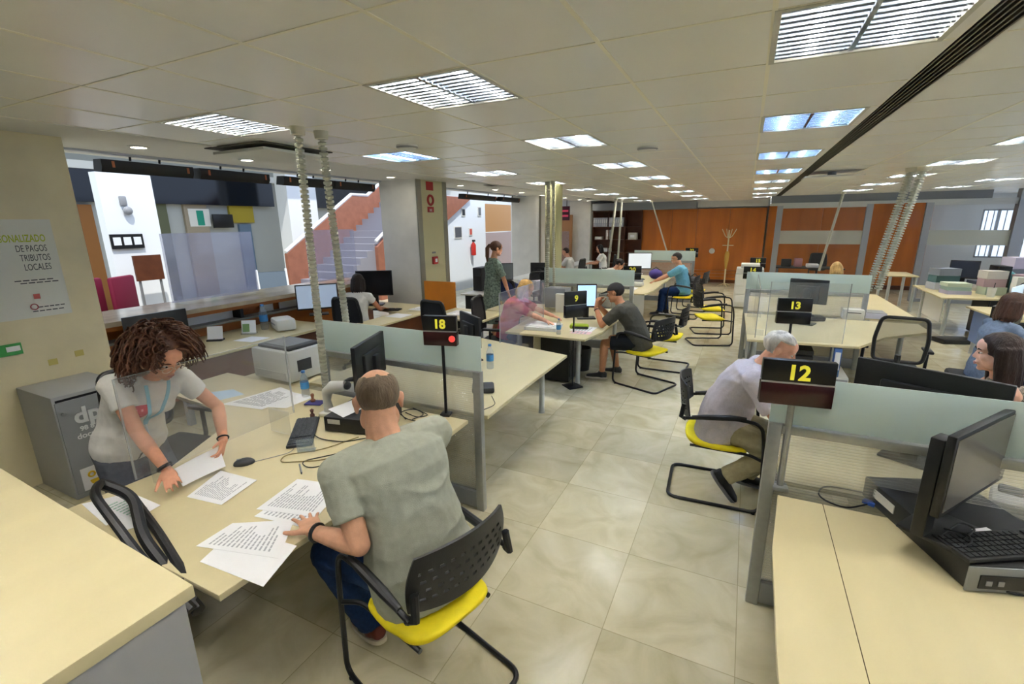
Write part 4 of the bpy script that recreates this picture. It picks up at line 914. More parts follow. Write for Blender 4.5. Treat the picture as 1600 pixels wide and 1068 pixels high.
# ================================================================ desk 18 contents
P3 = lambda *p: [tuple(x) for x in p]
sheet('printed sheet lying across the desk edge left of the seated arm, topmost of two', P3((-1.99, .95), (-2.0, 1.12), (-1.76, 1.26), (-1.60, 1.05)), .7235, 14)
sheet('blank sheet under the printed one, overhanging the edge of desk 18', P3((-1.88, .90), (-1.95, 1.10), (-1.60, 1.14), (-1.52, .92)), .7212)
sheet('printed sheet under the hand of the seated person', P3((-2.0, 1.24), (-2.05, 1.52), (-1.78, 1.58), (-1.68, 1.32)), .7235, 16, lm=ink)
sheet('second sheet fanned below the one under the seated person\'s hand', P3((-1.96, 1.20), (-1.98, 1.42), (-1.72, 1.46), (-1.68, 1.24)), .7212, 10)
sheet('printed sheet the curly haired person is sorting', P3((-2.42, 1.16), (-2.52, 1.40), (-2.24, 1.42), (-2.19, 1.19)), .7235, 15)
sheet('folded sheet held up by the curly haired person', P3((-2.62, 1.22, .80), (-2.60, 1.46, .83), (-2.50, 1.42, .745), (-2.52, 1.2, .735)), .78, 0, bend=.006)
sheet('sheet of white paper near the chair arm, top of the small heap', P3((-2.72, .92), (-2.72, 1.06), (-2.46, 1.06), (-2.44, .93)), .7245, 8, lm=mat('ink_green', '9fc7b4', .9))
sheet('sheet at the bottom of the small heap near the chair arm', P3((-2.84, .90), (-2.76, 1.02), (-2.48, .99), (-2.52, .86)), .7212)
sheet('sheet crossing the small heap near the chair arm', P3((-2.60, .88), (-2.62, 1.0), (-2.36, .96), (-2.40, .86)), .7228)
sheet('large printed sheet before the grey printer, on a blank one', P3((-3.50, 2.04), (-3.42, 2.50), (-3.12, 2.44), (-3.12, 2.10)), .7235, 12, lm=mat('ink_mid', '777b83', .9), block=(.3, .6))
sheet('blank sheet below the large printed one by the printer', P3((-3.30, 2.10), (-3.25, 2.46), (-2.98, 2.46), (-2.98, 2.2)), .7212)
sheet('pale blue sheet at the desk edge left of the printer papers', P3((-3.95, 2.06), (-3.75, 2.3), (-3.55, 2.26), (-3.62, 2.06)), .7212, colr=mat('paper_blue', 'b9d3ea', .8))
# printer
t = thing('printer', 'pale grey laser printer with a dark top tray at the partition end', 'printer', (-3.62, 2.78, .72), R(-2))
MB().box((0, 0, .15), (.50, .40, .27), bev=.02).build('housing', mat('printer_grey', 'b7bab9', .5), t); MB().box((0, .01, .295), (.42, .33, .03), bev=.01).build('top_tray', dgrey, t); MB().bb(-.2, .2, -.206, -.199, .04, .10).build('paper_drawer', mat('printer_grey2', 'a5a8a7', .5), t); MB().bb(.252, .256, -.12, .02, .10, .2).build('side_vent', dgrey, t); MB().bb(-.15, .15, -.12, .14, .31, .316).build('output_sheet', mat('tray_grey', '6a6d70', .5), t)
desk('low cabinet top holding the grey printer', [(-3.3, 2.56), (-3.3, 3.05), (-4.0, 3.05), (-4.0, 2.56)], [(-3.35, 3.0), (-3.95, 3.0)], z=.72)
monitor('black monitor seen edge on at counter 18', -2.28, 2.36, 200, .83, .50, .30, .16, '2a2d31', base=False)
t = thing('desktop_computer', 'black flat desktop computer under the edge-on monitor of counter 18', 'computer', (-2.26, 2.26, .72), R(12)); MB().box((0, 0, .055), (.36, .40, .10), bev=.006).build('case', black, t); MB().bb(-.182, -.178, -.17, .19, .02, .095).build('front_bezel', alu, t); MB().bb(-.15, -.06, -.203, -.200, .06, .09).build('asset_label', mat('tag_white', 'c9c9c4', .6), t)
sheet('white sheet lying on the flat computer of counter 18', P3((-2.45, 2.12), (-2.42, 2.36), (-2.24, 2.30), (-2.25, 2.06)), .8315)
t = thing('barcode_scanner', 'white handheld scanner standing next to the flat computer', 'scanner', (-2.60, 2.26, .72), R(10)); MB().box((0, 0, .012), (.10, .12, .024), bev=.008).build('base', white, t); q = MB(); q.tube([(0, 0, .02), (-.01, 0, .10), (.0, 0, .17), (.05, 0, .21), (.14, .02, .22)], [.035, .028, .038, .045, .036], 12); q.build('body', mat('scanner_white', 'cdcdc7', .4), t); MB().sph((.16, .022, .222), (.02, .036, .03)).build('window', dgrey, t)
t = thing('telephone', 'dark desk telephone handset beside the white scanner', 'telephone', (-2.50, 2.44, .83)); MB().box((0, 0, .03), (.18, .2, .05), bev=.015).build('base', greyp, t); MB().tube([(-.06, -.09, .08), (-.06, 0, .10), (-.06, .09, .08)], [.026, .016, .026], 10).build('handset', dgrey, t)
keyboard('dark keyboard turned sideways on desk 18', -2.50, 1.95, -48)
t = thing('computer_mouse', 'black mouse on desk 18 near the curly haired person', 'mouse', (-2.475, 1.51, .72), R(140)); q = MB(); q.sph((0, 0, .006), (.033, .056, .030), 18, 12); q.build('shell', dgrey, t); MB().bb(-.003, .003, .01, .035, .030, .037).build('wheel', greyp, t)
cable('thin grey mouse cable running to the keyboard', [(-2.44, 1.55, .723), (-2.34, 1.72, .723), (-2.40, 1.80, .723), (-2.46, 1.88, .724)], .002, greyp)
for i, (lab, pts) in enumerate((('tan cable looped before the flat computer', [(-2.12, 2.05, .724), (-2.2, 1.82, .724), (-2.35, 1.68, .724), (-2.30, 1.6, .724), (-2.1, 1.72, .724), (-1.95, 1.95, .724)]), ('dark cable curled beside the clear card holder', [(-2.0, 2.1, .724), (-2.05, 1.85, .725), (-2.2, 1.66, .724), (-2.08, 1.62, .724), (-1.98, 1.8, .724)]), ('cable trailing along the desk to the keyboard', [(-1.95, 2.2, .724), (-2.15, 1.95, .726), (-2.32, 1.92, .726), (-2.42, 1.95, .73)]), ('black cable knot under the display 18, uppermost loop', [(-1.98, 2.42, .724), (-1.92, 2.5, .74), (-2.05, 2.54, .75), (-2.14, 2.48, .73), (-2.02, 2.4, .726)]), ('black cable knot under the display 18, lower loop', [(-2.1, 2.5, .724), (-1.95, 2.44, .735), (-1.9, 2.52, .73), (-2.08, 2.56, .74)]), ('black cable arching from the display 18 base', [(-1.84, 2.54, .726), (-1.86, 2.42, .724), (-2.0, 2.40, .724), (-2.12, 2.46, .726)]))): cable(lab, pts, .0032, mat('cable_tan', '8a7a4c', .6) if i == 0 else black)
t = thing('card_holder', 'small clear plastic card holder beside the keyboard', 'card holder', (-2.26, 1.76, .722), R(40)); MB().bb(-.05, .05, -.002, .002, 0, .085).build('front', clear_b, t, smooth=False); MB().bb(-.05, .05, .0, .05, 0, .003).build('foot', clear_b, t, smooth=False)
t = thing('ballpoint_pen', 'grey ballpoint pen on desk 18', 'pen', (-2.12, 1.60, .7265), R(-35)); MB().cyl((-.06, 0, 0), (.05, 0, 0), .0048, n=10).build('barrel', greyp, t); MB().cyl((.05, 0, 0), (.068, 0, 0), .0048, .001, n=10).build('tip', dgrey, t)
t = thing('stamp', 'wooden rubber stamp on a purple ink pad', 'stamp', (-2.88, 2.36, .734)); MB().lathe([(.018, 0), (.02, .012), (.008, .022), (.013, .05), (.012, .06), (0, .066)], 14).build('handle', mat('stamp_wood', '8b5a44', .5), t)
t = thing('ink_pad', 'purple ink pad beside the scanner', 'ink pad', (-2.86, 2.36, .72), R(20)); MB().box((0, 0, .006), (.13, .09, .012), bev=.003).build('case', mat('pad_purple', '3c3a7c', .6), t)
t = thing('stamp', 'dark rubber stamp standing in front of the scanner', 'stamp', (-2.66, 2.16, .722)); MB().lathe([(.016, 0), (.016, .02), (.008, .03), (.014, .055), (.0, .065)], 14).build('handle', mat('stamp_dark', '5a2f2a', .5), t)
bottle('clear water bottle with a blue label near the printer', -3.05, 2.44)
bottle('clear water bottle with a blue label, on the empty desk', *(-2.055, 3.698, 0.720)[:2], h=.24)
# headset-like black thing and cup by the post
t = thing('telephone', 'black desk telephone with a raised handset behind the counter 18 post', 'telephone', (*(-1.815, 3.139, 0.720)[:2], .72), R(30)); MB().box((0, 0, .025), (.18, .16, .05), bev=.015).build('base', dgrey, t); MB().tube([(-.05, -.06, .16), (-.06, -.02, .2), (-.05, .06, .12)], [.025, .018, .025], 10).build('handset', black, t); MB().cyl((-.04, .02, .04), (-.05, .0, .18), .012).build('cradle', black, t)
cable('black cable from the telephone behind the post', [(-1.692, 3.055, 0.724), (-1.571, 2.903, 0.724), (-1.610, 2.776, 0.724)], .003)
monitor('dark monitor turned away behind the display 18', *(-2.377, 3.909, 0.720)[:2], 55, .72, .46, .30, .16, '2a2d31', logo=True)
# ================================================================ near right desk
t = thing('desktop_computer', 'black flat desktop computer on the near right desk', 'computer', (.84, 2.02, .72), R(20)) 
# local x runs along the front (towards the right), local y towards the far end
t.rotation_euler = (0, 0, R(20))
MB().box((.22, .31, .055), (.42, .62, .105), bev=.006).build('case', black, t); q = MB(); q.bb(.0, .43, -.008, .0, .004, .106, bev=.003); q.build('front_bezel', mat('bezel_silver', '8f9294', .4, .4), t); MB().bb(.04, .42, -.012, -.006, .02, .075).build('drive_bay', black, t)
for x in (.06, .1, .2): MB().bb(x, x+.02, -.015, -.011, .035, .055).build('port', greyp, t)
MB().bb(.006, .0095, .40, .54, .045, .085).build('asset_label', mat('tag_white', 'c9c9c4', .6), t)
monitor('black monitor standing on the flat computer of the near right desk', .925, 2.33, -36, .83, .59, .335, .115, '5a564e', base=True, off=-.25)  # grey screen colour stands for light falling on a black screen
keyboard('black keyboard with a silver edge across the flat computer', *(0.990, 2.190, 0.845)[:2], 30, .832, black, mat('key_black', '1a1b1d', .4))
keyboard('grey keyboard with coloured keys lying behind the near monitor', *(1.080, 2.686, 0.720)[:2], -45, .72, greyp, dgrey)
for lab, pts in (('black cable looping over the seam of the near right desk', [(0.674, 2.545, 0.725), (0.541, 2.426, 0.725), (0.433, 2.493, 0.725), (0.471, 2.608, 0.735), (0.596, 2.623, 0.730), (0.706, 2.594, 0.740)]), ('black cable behind the flat computer', [(0.687, 2.568, 0.750), (0.828, 2.660, 0.770), (0.828, 2.424, 0.840)]), ('coiled black cable on the flat computer, outer coil', [(0.795, 2.153, 0.850), (0.885, 2.269, 0.860), (0.926, 2.243, 0.860), (0.840, 2.112, 0.850), (0.788, 2.129, 0.850)]), ('coiled black cable on the flat computer, inner coil', [(0.813, 2.191, 0.860), (0.880, 2.164, 0.870), (0.876, 2.115, 0.860), (0.801, 2.074, 0.850)]), ('thin tan cable trailing off the front of the flat computer', [(0.936, 2.103, 0.750), (0.968, 2.055, 0.730), (1.026, 2.072, 0.725)])): cable(lab, pts, .004)
t = thing('cable_plug', 'blue video plug lying behind the flat computer', 'plug', (0.652, 2.527, 0.730), R(-30)); MB().box((0, 0, .0), (.05, .03, .018), bev=.003).build('shell', mat('plug_blue', '2d55b0', .5), t)
t = thing('telephone', 'white desk telephone at the edge behind the near monitor', 'telephone', (*(1.255, 2.740, 0.720)[:2], .72), R(-20)); MB().box((0, 0, .04), (.2, .2, .07), bev=.02).build('base', white, t); MB().box((0, .03, .085), (.16, .06, .03), bev=.012).build('handset', dgrey, t)
t = thing('label_strip', 'small paper slip beside the coiled cable', 'paper', (0.951, 2.257, 0.850), R(35)); MB().box((0, 0, 0), (.07, .025, .002)).build('slip', paper, t)
# counter 12 far side
monitor('black monitor seen from behind over the counter 12 glass', .97, 3.18, 62, .72, .66, .38, .15, '2a2d31')
sheet('papers lying before the white haired person', P3((.40, 3.4), (.62, 3.4), (.62, 3.7), (.40, 3.7)), .7212, 8)
t = thing('ring_binder', 'blue and white ring binder standing under counter 13', 'binder', (1.02, 6.1, .36)); MB().box((0, 0, .16), (.07, .28, .32), bev=.004).build('cover', mat('binder_blue', '43639c', .5), t); MB().box((-.0, -.142, .18), (.05, .004, .2)).build('spine_label', paper, t)
t = thing('pedestal', 'white drawer unit under the counter 13 desk', 'drawer unit', (.95, 6.2, 0)); MB().bb(-.2, .2, -.25, .25, .02, .36).build('cabinet', white, t, smooth=False)
for z in (.06, .21): MB().bb(-.19, .19, -.262, -.25, z, z+.13).build('drawer', greyp, t)
t = thing('letter_tray', 'dark stack of letter trays under the counter 13 display', 'tray', (.62, 6.12, 0)); MB().bb(-.17, .17, -.12, .12, 0, .34).build('stand', dgrey, t, smooth=False)
for z in (.36, .43, .50, .57): MB().bb(-.18, .18, -.13, .13, z, z+.05).build('tray', black if z > .5 else dgrey, t, smooth=False)
# counter 13
monitor('dark monitor turned away on the counter 13 desk', *(0.787, 7.097, 0.720)[:2], 70, .72, .44, .31, .27, '2a2d31')
t = thing('printer', 'small white receipt printer on the counter 13 desk', 'printer', (*(1.402, 7.722, 0.720)[:2], .72)); MB().box((0, 0, .07), (.24, .24, .14), bev=.015).build('housing', white, t); MB().bb(-.08, .08, -.122, -.118, .09, .1).build('paper_slot', dgrey, t)
t = thing('paper_pile', 'white pile of papers on the counter 13 desk', 'paper', (*(1.686, 7.938, 0.720)[:2], .72)); MB().box((0, 0, .035), (.24, .3, .07)).build('sheets', mat('paper_lilac', 'dcdcec', .8), t, smooth=False); MB().box((0.01, 0, .0745), (.22, .28, .006)).build('folder', greyp, t, smooth=False)
t = thing('telephone', 'black desk telephone under the dark monitor of counter 13', 'telephone', (*(0.932, 7.384, 0.720)[:2], .72), R(10)); MB().box((0, 0, .035), (.22, .2, .06), bev=.02).build('base', black, t); MB().box((-.06, 0, .075), (.05, .2, .03), bev=.012).build('handset', black, t)
# counter 9
monitor('monitor with a bright blue screen at counter 9', -1.93, 6.3, -65, .72, .28, .33, .16, 'a9cdf5', .4)
t = thing('document_tray', 'grey wire document tray behind the blonde person', 'tray', (-2.55, 6.8, .72)); MB().box((0, 0, .2), (.34, .26, .3), bev=.01).build('tray_body', mat('tray_grey2', '7f8288', .5), t)
t = thing('paper_pile', 'thick white pile of forms in front of the blonde person', 'paper', (-2.25, 5.5, .72)); MB().box((0, 0, .02), (.42, .34, .04), TX(0, 0, 0, .1)).build('sheets', paper, t, smooth=False); MB().box((-.03, .02, .044), (.36, .3, .008), TX(0, 0, 0, -.06)).build('top_form', paper, t, smooth=False)
t = thing('document_box', 'open white document box behind counter 9', 'box', (-2.30, 6.75, .72)); MB().box((0, 0, .14), (.42, .3, .28), bev=.004).build('box_body', mat('box_white', 'd5d4cc', .7), t, smooth=False)
t = thing('pencil_case', 'lime green pencil case on the counter 9 desk', 'pencil case', (*(-1.820, 5.655, 0.720)[:2], .72), R(10)); MB().box((0, 0, .03), (.24, .12, .06), bev=.025).build('pouch', mat('lime', '9fb52e', .7), t); MB().box((.02, -.062, .025), (.2, .004, .03)).build('zip', dgrey, t)
sheet('papers under the elbows of the person in the cap', P3((-1.9, 5.5), (-1.9, 5.8), (-1.62, 5.8), (-1.62, 5.5)), .7212, 6)
sheet('pink form beside the papers at counter 9', P3((-1.85, 5.35), (-1.85, 5.5), (-1.6, 5.52), (-1.6, 5.37)), .7225, 4, colr=mat('paper_pink', 'ecc9d0', .8))
bottle('white pump bottle on the counter 9 desk corner', -1.95, 5.25, h=.2)
t = thing('waste_bin', 'black waste bin under the counter 9 desk', 'bin', (-1.95, 6.2, 0)); MB().lathe([(.11, 0), (.14, .32), (.13, .32), (.1, .02), (0, .02)], 18).build('bucket', black, t)
t = thing('pedestal', 'black drawer pedestal under the counter 9 desk', 'drawer unit', (-2.1, 5.75, 0)); MB().bb(-.2, .2, -.25, .25, .03, .6).build('cabinet', black, t, smooth=False)
for z in (.1, .28, .46): MB().bb(.2, .215, -.24, .24, z, z+.15).build('drawer', dgrey, t)
# counter 20
monitor('large monitor with a pale screen at counter 20', -2.18, 11.2, -70, .72, .54, .38, .24, 'd5dde6', .28)
t = thing('telephone', 'white desk telephone beside the display 20', 'telephone', (-1.95, 10.0, .72)); MB().box((0, 0, .05), (.2, .2, .09), bev=.02).build('base', white, t); MB().box((0, .0, .12), (.2, .06, .04), bev=.015).build('handset', greyp, t)
t = thing('shoulder_bag', 'purple bag on the counter 20 desk', 'bag', (-1.85, 11.5, .72)); MB().sph((0, 0, .11), (.16, .12, .12)).build('pouch', mat('bag_purple', '3c2f7a', .7), t); MB().tube([(-.1, 0, .2), (0, 0, .27), (.1, 0, .2)], .012).build('strap', black, t)
sheet('white forms on the counter 20 desk edge', P3((-2.3, 9.4), (-2.3, 9.8), (-1.9, 9.8), (-1.9, 9.4)), .7212, 5)
for lab, x, y in (('paper sheaf taped to the desk end of counter 20', -1.66, 9.0),): 
    t = thing('notice_sheet', lab, 'paper', (x+.04, y-.052, .0)); MB().bb(-.2, .0, -.004, .0, .01, .69).build('sheet', mat('box_white', 'd5d4cc', .7), t)
t = thing('handbag', 'black handbag resting on the far visitor chair', 'bag', (-1.0, 11.7, .47)); MB().sph((0, 0, .16), (.2, .12, .16)).build('pouch', black, t); MB().tube([(-.12, 0, .28), (0, 0, .38), (.12, 0, .28)], .012).build('strap', black, t)
# back zone left
monitor('blue screened monitor on the back desk under the bar', *(-5.410, 4.723, 0.720)[:2], -40, .80, .56, .36, .08, 'a3b4cc', .2)
t = thing('ticket_printer', 'white plastic ticket printer on the back desk', 'printer', (-5.38, 4.10, .72), R(-25)); MB().box((0, 0, .08), (.34, .24, .15), bev=.03).build('housing', white, t); MB().bb(-.1, .1, -.125, -.118, .08, .1).build('paper_slot', greyp, t)
bottle('clear water bottle standing on the bar side shelf', -5.62, 4.0, .72, .34)
for lab, x, y, c in (('plain white card stand on the back desk', -5.6, 3.32, None), ('leaflet stand with a green picture on the back desk', -5.55, 3.72, '7f9f6a')):
    t = thing('card_stand', lab, 'card stand', (x, y, .72), R(35)); q = MB(); q.box((0, 0, .09), (.17, .006, .17), TX(0, 0, 0, 0, R(-14))); q.build('card', paper, t, smooth=False); MB().box((0, .01, .01), (.17, .09, .02)).build('foot', dgrey if c is None else clear_b, t)
    if c: MB().box((-.03, -.006, .08), (.08, .004, .10), TX(0, 0, 0, 0, R(-14))).build('picture', mat('leaf'+c, c, .6), t, smooth=False)
sheet('white sheet lying on the back desk beside the ticket printer', P3((-5.4, 3.4), (-5.4, 3.65), (-5.12, 3.7), (-5.12, 3.45)), .7212, 0)
monitor('black monitor in front of the dark haired person at the bar', -5.55, 6.05, -60, .72, .60, .42, .16, '15161a')
keyboard('black keyboard of the dark haired person at the bar', -5.05, 5.75, 15, .72, black, black)
sheet('white papers spread on the desk beside the square pillar, larger', P3((-4.76, 5.9), (-4.76, 6.2), (-4.45, 6.2), (-4.45, 5.9)), .7212, 6); sheet('white papers spread on the desk beside the square pillar, smaller', P3((-4.72, 5.3), (-4.72, 5.58), (-4.42, 5.58), (-4.42, 5.3)), .7212, 0)
sheet('white papers on the low table below the orange screen', P3((-4.0, 5.8), (-4.0, 6.15), (-3.5, 6.1), (-3.5, 5.8)), .7212, 0)
monitor('dark monitor on the white desk behind the printed dress', -4.6, 8.9, -55, .72, .48, .36, .14, '6f767c'); monitor('grey backed monitor beyond the printed dress', -3.9, 9.3, 100, .72, .40, .34, .16, '2a2d31')
t = thing('computer_tower', 'black computer tower against the square pillar', 'computer', (-4.75, 8.3, .72)); MB().box((0, 0, .24), (.2, .4, .46), bev=.01).build('case', black, t); MB().bb(-.08, .08, -.206, -.199, .3, .42).build('front_panel', dgrey, t)
t = thing('paper_bag', 'white crumpled paper bag on the white desk', 'bag', (-4.25, 8.1, .72)); q = MB(); q.prism([(-.16, -.1), (.16, -.1), (.14, .1), (-.14, .1)], 0, .12); q.loft([ell((0, 0, .12), V((1, 0, 0)), V((0, 1, 0)), .15, .1, 10), ell((.02, 0, .2), V((1, 0, 0)), V((0, 1, 0)), .1, .05, 10), ell((-.05, 0, .3), V((1, 0, 0)), V((0, 1, 0)), .04, .015, 10)]); q.build('bag', mat('bag_cream', 'd8cfb4', .8), t); MB().sph((.1, -.08, .06), (.06, .04, .05)).build('tissue', white, t)
t = thing('jacket', 'dark blue jacket hung over a swivel chair', 'jacket', (-3.70, 7.36, .52)); q = MB(); q.loft([ell((0, 0, z), V((1, 0, 0)), V((0, 1, 0)), a, b, 18, 2.4) for z, a, b in ((-.1, .26, .13), (.1, .27, .12), (.35, .25, .10), (.5, .2, .07), (.54, .08, .04))]); q.build('fabric', mat('jacket_blue', '1d2c5c', .8, 0, .15, 20), t)
t = thing('papers_stack', 'stack of white papers behind the blue jacket', 'paper', (-3.95, 8.9, .72)); MB().box((0, 0, .09), (.4, .3, .18)).build('sheets', mat('paper_lilac', 'dcdcec', .8), t, smooth=False)
t = thing('queue_sign', 'dark red led queue panel hanging between the far pillars', 'display', (-5.70, 15.5, 2.33)); MB().cyl((.18, 0, .2), (.18, 0, .43), .012).cyl((-.18, 0, .2), (-.18, 0, .43), .012).build('hanger', black, t); MB().box((0, 0, 0), (.56, .06, .46)).build('housing', mat('led_red', '4a0d22', .35), t); 
for z in (.08, -.08): MB().bb(-.24, .24, -.034, -.031, z-.03, z+.03).build('digits', mat('led_dots', 'a8344a', .5, emit=.3), t)
struct('door_1', MB().bb(-6.6, -5.75, 16.7, 16.8, 0, 2.3), mat('door_tan2', 'a9784a', .5), smooth=False)
tag(MB().bb(-6.4, -5.8, 16.55, 16.57, 0, 1.72).build('acrylic_screen', hazy, smooth=False), 'hazy acrylic panel before the far tan door', 'screen')
# bookcase with binders
t = thing('bookcase', 'tall brown open bookcase at the end of the far wall', 'bookcase', (-5.1, 17.2, 0)); bw = 1.75
for x in (0, .58, 1.16, bw): MB().bb(x-.012, x+.012, 0, .35, 0, 2.42).build('upright', brown, t, smooth=False)
for z in (.05, .55, .95, 1.4, 1.85, 2.4): MB().bb(0, bw, 0, .35, z-.012, z+.012).build('shelf', brown, t, smooth=False)
MB().bb(0, bw, .33, .36, 0, 2.42).build('back_panel', brown, t, smooth=False)
b0 = None
for i in range(14):
    lab = 'white ring binder in the top row of the far bookcase, %s from its left end' % 'first second third fourth fifth sixth seventh eighth ninth tenth eleventh twelfth thirteenth fourteenth'.split()[i]; x = -5.06+i*.076+(.05 if i > 6 else 0)
    if b0 is None:
        b0 = thing('ring_binder', lab, 'binder', (x, 17.3, 1.864), 0, 'white binders of the far bookcase'); MB().box((0, 0, .16), (.068, .22, .32), bev=.004).build('cover', mat('binder_white', 'c9ccd8', .6), b0); MB().box((0, -.112, .2), (.045, .003, .12)).build('spine_label', paper, b0)
    else: dup(b0, (x, 17.3, 1.864), 0, lab)
for lab, x, z, d in (('white box file on the second shelf of the far bookcase', -4.55, 1.412, (.14, .25, .34)), ('low pile of papers on the second shelf of the far bookcase', -4.9, 1.412, (.26, .25, .10)), ('white carton at the open end of the far bookcase', -3.66, 1.412, (.3, .25, .24)), ('flat white carton on the third shelf of the far bookcase', -4.6, .962, (.3, .25, .14))):
    t = thing('carton', lab, 'box', (x, 17.35, z)); MB().box((0, 0, d[2]/2), d, bev=.006).build('box_body', mat('box_white', 'd5d4cc', .7), t); MB().box((0, -d[1]/2-.001, d[2]*.5), (d[0]*.5, .003, d[2]*.35)).build('label', paper, t)
# coat stand
t = thing('coat_stand', 'pale coat stand before the orange timber wall', 'coat stand', (-.5, 16.4, 0)); cm = mat('coat_stand_cream', 'cfc29a', .5)
MB().cyl((0, 0, .02), (0, 0, 1.75), .022).build('pole', cm, t)
for i in range(4):
    a = PI/2*i+.4; MB().tube(fillet([(0, 0, 1.5), (.1*math.cos(a), .1*math.sin(a), 1.55), (.22*math.cos(a), .22*math.sin(a), 1.78)], .06), .012).build('hook', cm, t); MB().tube([(0, 0, .1), (.22*math.cos(a), .22*math.sin(a), .012)], .014).build('leg', cm, t)
q = MB(); q.tube([(-.16, 0, 1.28), (.16, 0, 1.28)], .012); q.build('crossbar', cm, t); MB().loft([ell((.0, -.04, z), V((1, 0, 0)), V((0, 1, 0)), a, .03, 10) for z, a in ((.55, .02), (.8, .06), (1.0, .07), (1.1, .04))]).build('scarf', mat('scarf_tan', 'b9923f', .8), t)
tag(MB().lathe([(.0, .0), (.09, .0), (.09, .012), (.06, .014), (.06, .008), (0, .008)], 18, X=TX(-1.0, 17.28, 1.05, 0, R(90)), cap=False).build('wall_clock', offwhite, None), 'small white ring emblem on the orange timber wall', 'emblem')
# copier and white cabinets in the middle of the far room
t = thing('copier', 'white floor standing copier before the orange wall', 'copier', (.15, 12.6, 0)); MB().box((0, 0, .42), (.6, .6, .78), bev=.015).build('body', white, t); MB().box((.0, 0, .88), (.58, .58, .12), bev=.02).build('scanner_lid', white, t); MB().box((0, .05, .99), (.4, .4, .1), bev=.015).build('document_feeder', offwhite, t); MB().box((.02, -.29, .82), (.3, .06, .03)).build('control_panel', dgrey, t)
for z in (.15, .35, .55): MB().bb(-.27, .27, -.308, -.298, z, z+.16).build('paper_drawer', offwhite, t)
t = thing('cable_reel', 'cream paper roll standing on edge under counter 14', 'paper roll', (.62, 10.9, .24), R(20)); MB().cyl((0, -.09, 0), (0, .09, 0), .235, n=30).build('roll', mat('roll_cream', 'ddd8c0', .7), t); MB().cyl((0, -.095, 0), (0, -.088, 0), .05).build('core', dgrey, t)
# ================================================================ glass offices on the far right
gm = mat('mullion_grey', '9a9da2', .45, .4); office_glass = seethrough('office_glass', 'd8dcd2', .975, .02, 1.22)
def office(lab, x0, x1, y=15.0):
    t = thing('glass_partition', lab, 'glass wall', (x0, y, 0), 0, 'full height glass office fronts'); L = x1-x0
    for x in (0, L): MB().bb(x-.07, x+.07, -.04, .04, 0, 2.40).build('mullion', gm, t, smooth=False)
    MB().bb(0, L, -.03, .03, 2.33, 2.40).build('head_rail', mat('rail_pale', 'b9bbb8', .4, .3), t, smooth=False); MB().bb(.07, L-.07, -.03, .03, 0, .08).build('sill_rail', gm, t, smooth=False)
    MB().bb(.07, L-.07, -.004, .004, .08, 2.33).build('pane', office_glass, t, smooth=False); MB().bb(.07, L-.07, -.007, -.005, 1.40, 1.75).build('frosted_band', seethrough('frosted_band', 'dde0d8', .12, .4) if 'frosted_band' not in MATS else MATS['frosted_band'], t, smooth=False); return t
office('glass office front beside the copier, with a frosted band', .74, 2.72); office('glass office front at the far right corner, with a frosted band', 3.9, 5.6)
MB_ = struct('trim_20', MB().bb(.5, 6.7, 14.95, 15.05, 2.40, 2.47), mat('rail_pale', 'b9bbb8', .4, .3), smooth=False)
struct('trim_21', MB().bb(5.45, 5.6, 14.9, 15.1, 0, 2.66), gm, smooth=False)
t = thing('desk', 'dark desk inside the first glass office', 'desk', (1.6, 15.9, 0)); MB().bb(-.8, .9, -.35, .35, .69, .72).build('desktop', dgrey, t)
for x in (-.7, .8): MB().cyl((x, 0, 0), (x, 0, .69), .03).build('leg', alud, t)
for lab, x, y, c, d in (('dark telephone on the desk of the first glass office', 1.1, 15.8, black, (.25, .2, .22)), ('pink flowered box on the desk of the first glass office', 1.4, 15.85, mat('pinkish', 'b8848a', .7), (.2, .2, .24)), ('white papers on the desk of the first glass office', 1.75, 15.8, paper, (.3, .25, .1))):
    t = thing('desk_item', lab, 'office item', (x, y, .72)); MB().box((0, 0, d[2]/2), d, bev=.02).build('body', c, t)
# far right desk contents
cols = ['c4bfd4', 'b4bac8', 'cfcac4', '9db5ae', '4a6c70', 'dcdee0', 'bccab6', '7a828e', '454d60', 'bfa4ac']
rnd = random.Random(5); nm_ = ['lilac', 'pale blue', 'beige', 'mint', 'teal', 'white', 'pale green', 'slate', 'navy', 'pink']
for i, (x, y, w, d, h) in enumerate(((3.45, 11.0, .34, .3, .20), (3.45, 11.65, .36, .3, .40), (4.0, 11.7, .3, .3, .18), (4.45, 11.35, .3, .28, .34), (4.5, 11.75, .40, .3, .62), (4.75, 11.2, .32, .24, .26), (3.95, 11.1, .30, .24, .42), (5.1, 11.4, .34, .3, .3), (5.2, 11.8, .3, .3, .5), (4.5, 10.8, .3, .22, .03))):
    t = thing('document_pile', '%s pile of files on the far right desk' % nm_[i], 'paper', (x, y, .72), rnd.uniform(-.3, .3), 'file piles on the far right desk')
    n = 3
    for k in range(n): MB().box((rnd.uniform(-.015, .015), rnd.uniform(-.015, .015), h*(k+.5)/n), (w, d, h/n*.96), TX(0, 0, 0, rnd.uniform(-.08, .08))).build('folder', mat('file'+cols[(i+k*3) % 10], cols[(i+k*3) % 10], .7), t, smooth=False)
monitor('dark blue monitor among the files of the far right desk', 3.75, 11.75, -110, .72, .42, .34, .2, '2a3040'); t = thing('computer_tower', 'black tower standing on the far right desk', 'computer', (4.15, 11.45, .72)); MB().box((0, 0, .24), (.18, .38, .48), bev=.01).build('case', black, t); MB().bb(-.06, .06, -.196, -.189, .3, .42).build('front_panel', dgrey, t)
t = thing('pen_cup', 'white cup at the front of the far right desk', 'cup', (3.85, 10.75, .72)); MB().lathe([(.05, 0), (.06, .16), (.055, .16), (.045, .01), (0, .01)], 16).build('cup', white, t); MB().cyl((.01, 0, .02), (.03, .01, .24), .006).build('pen', dgrey, t)
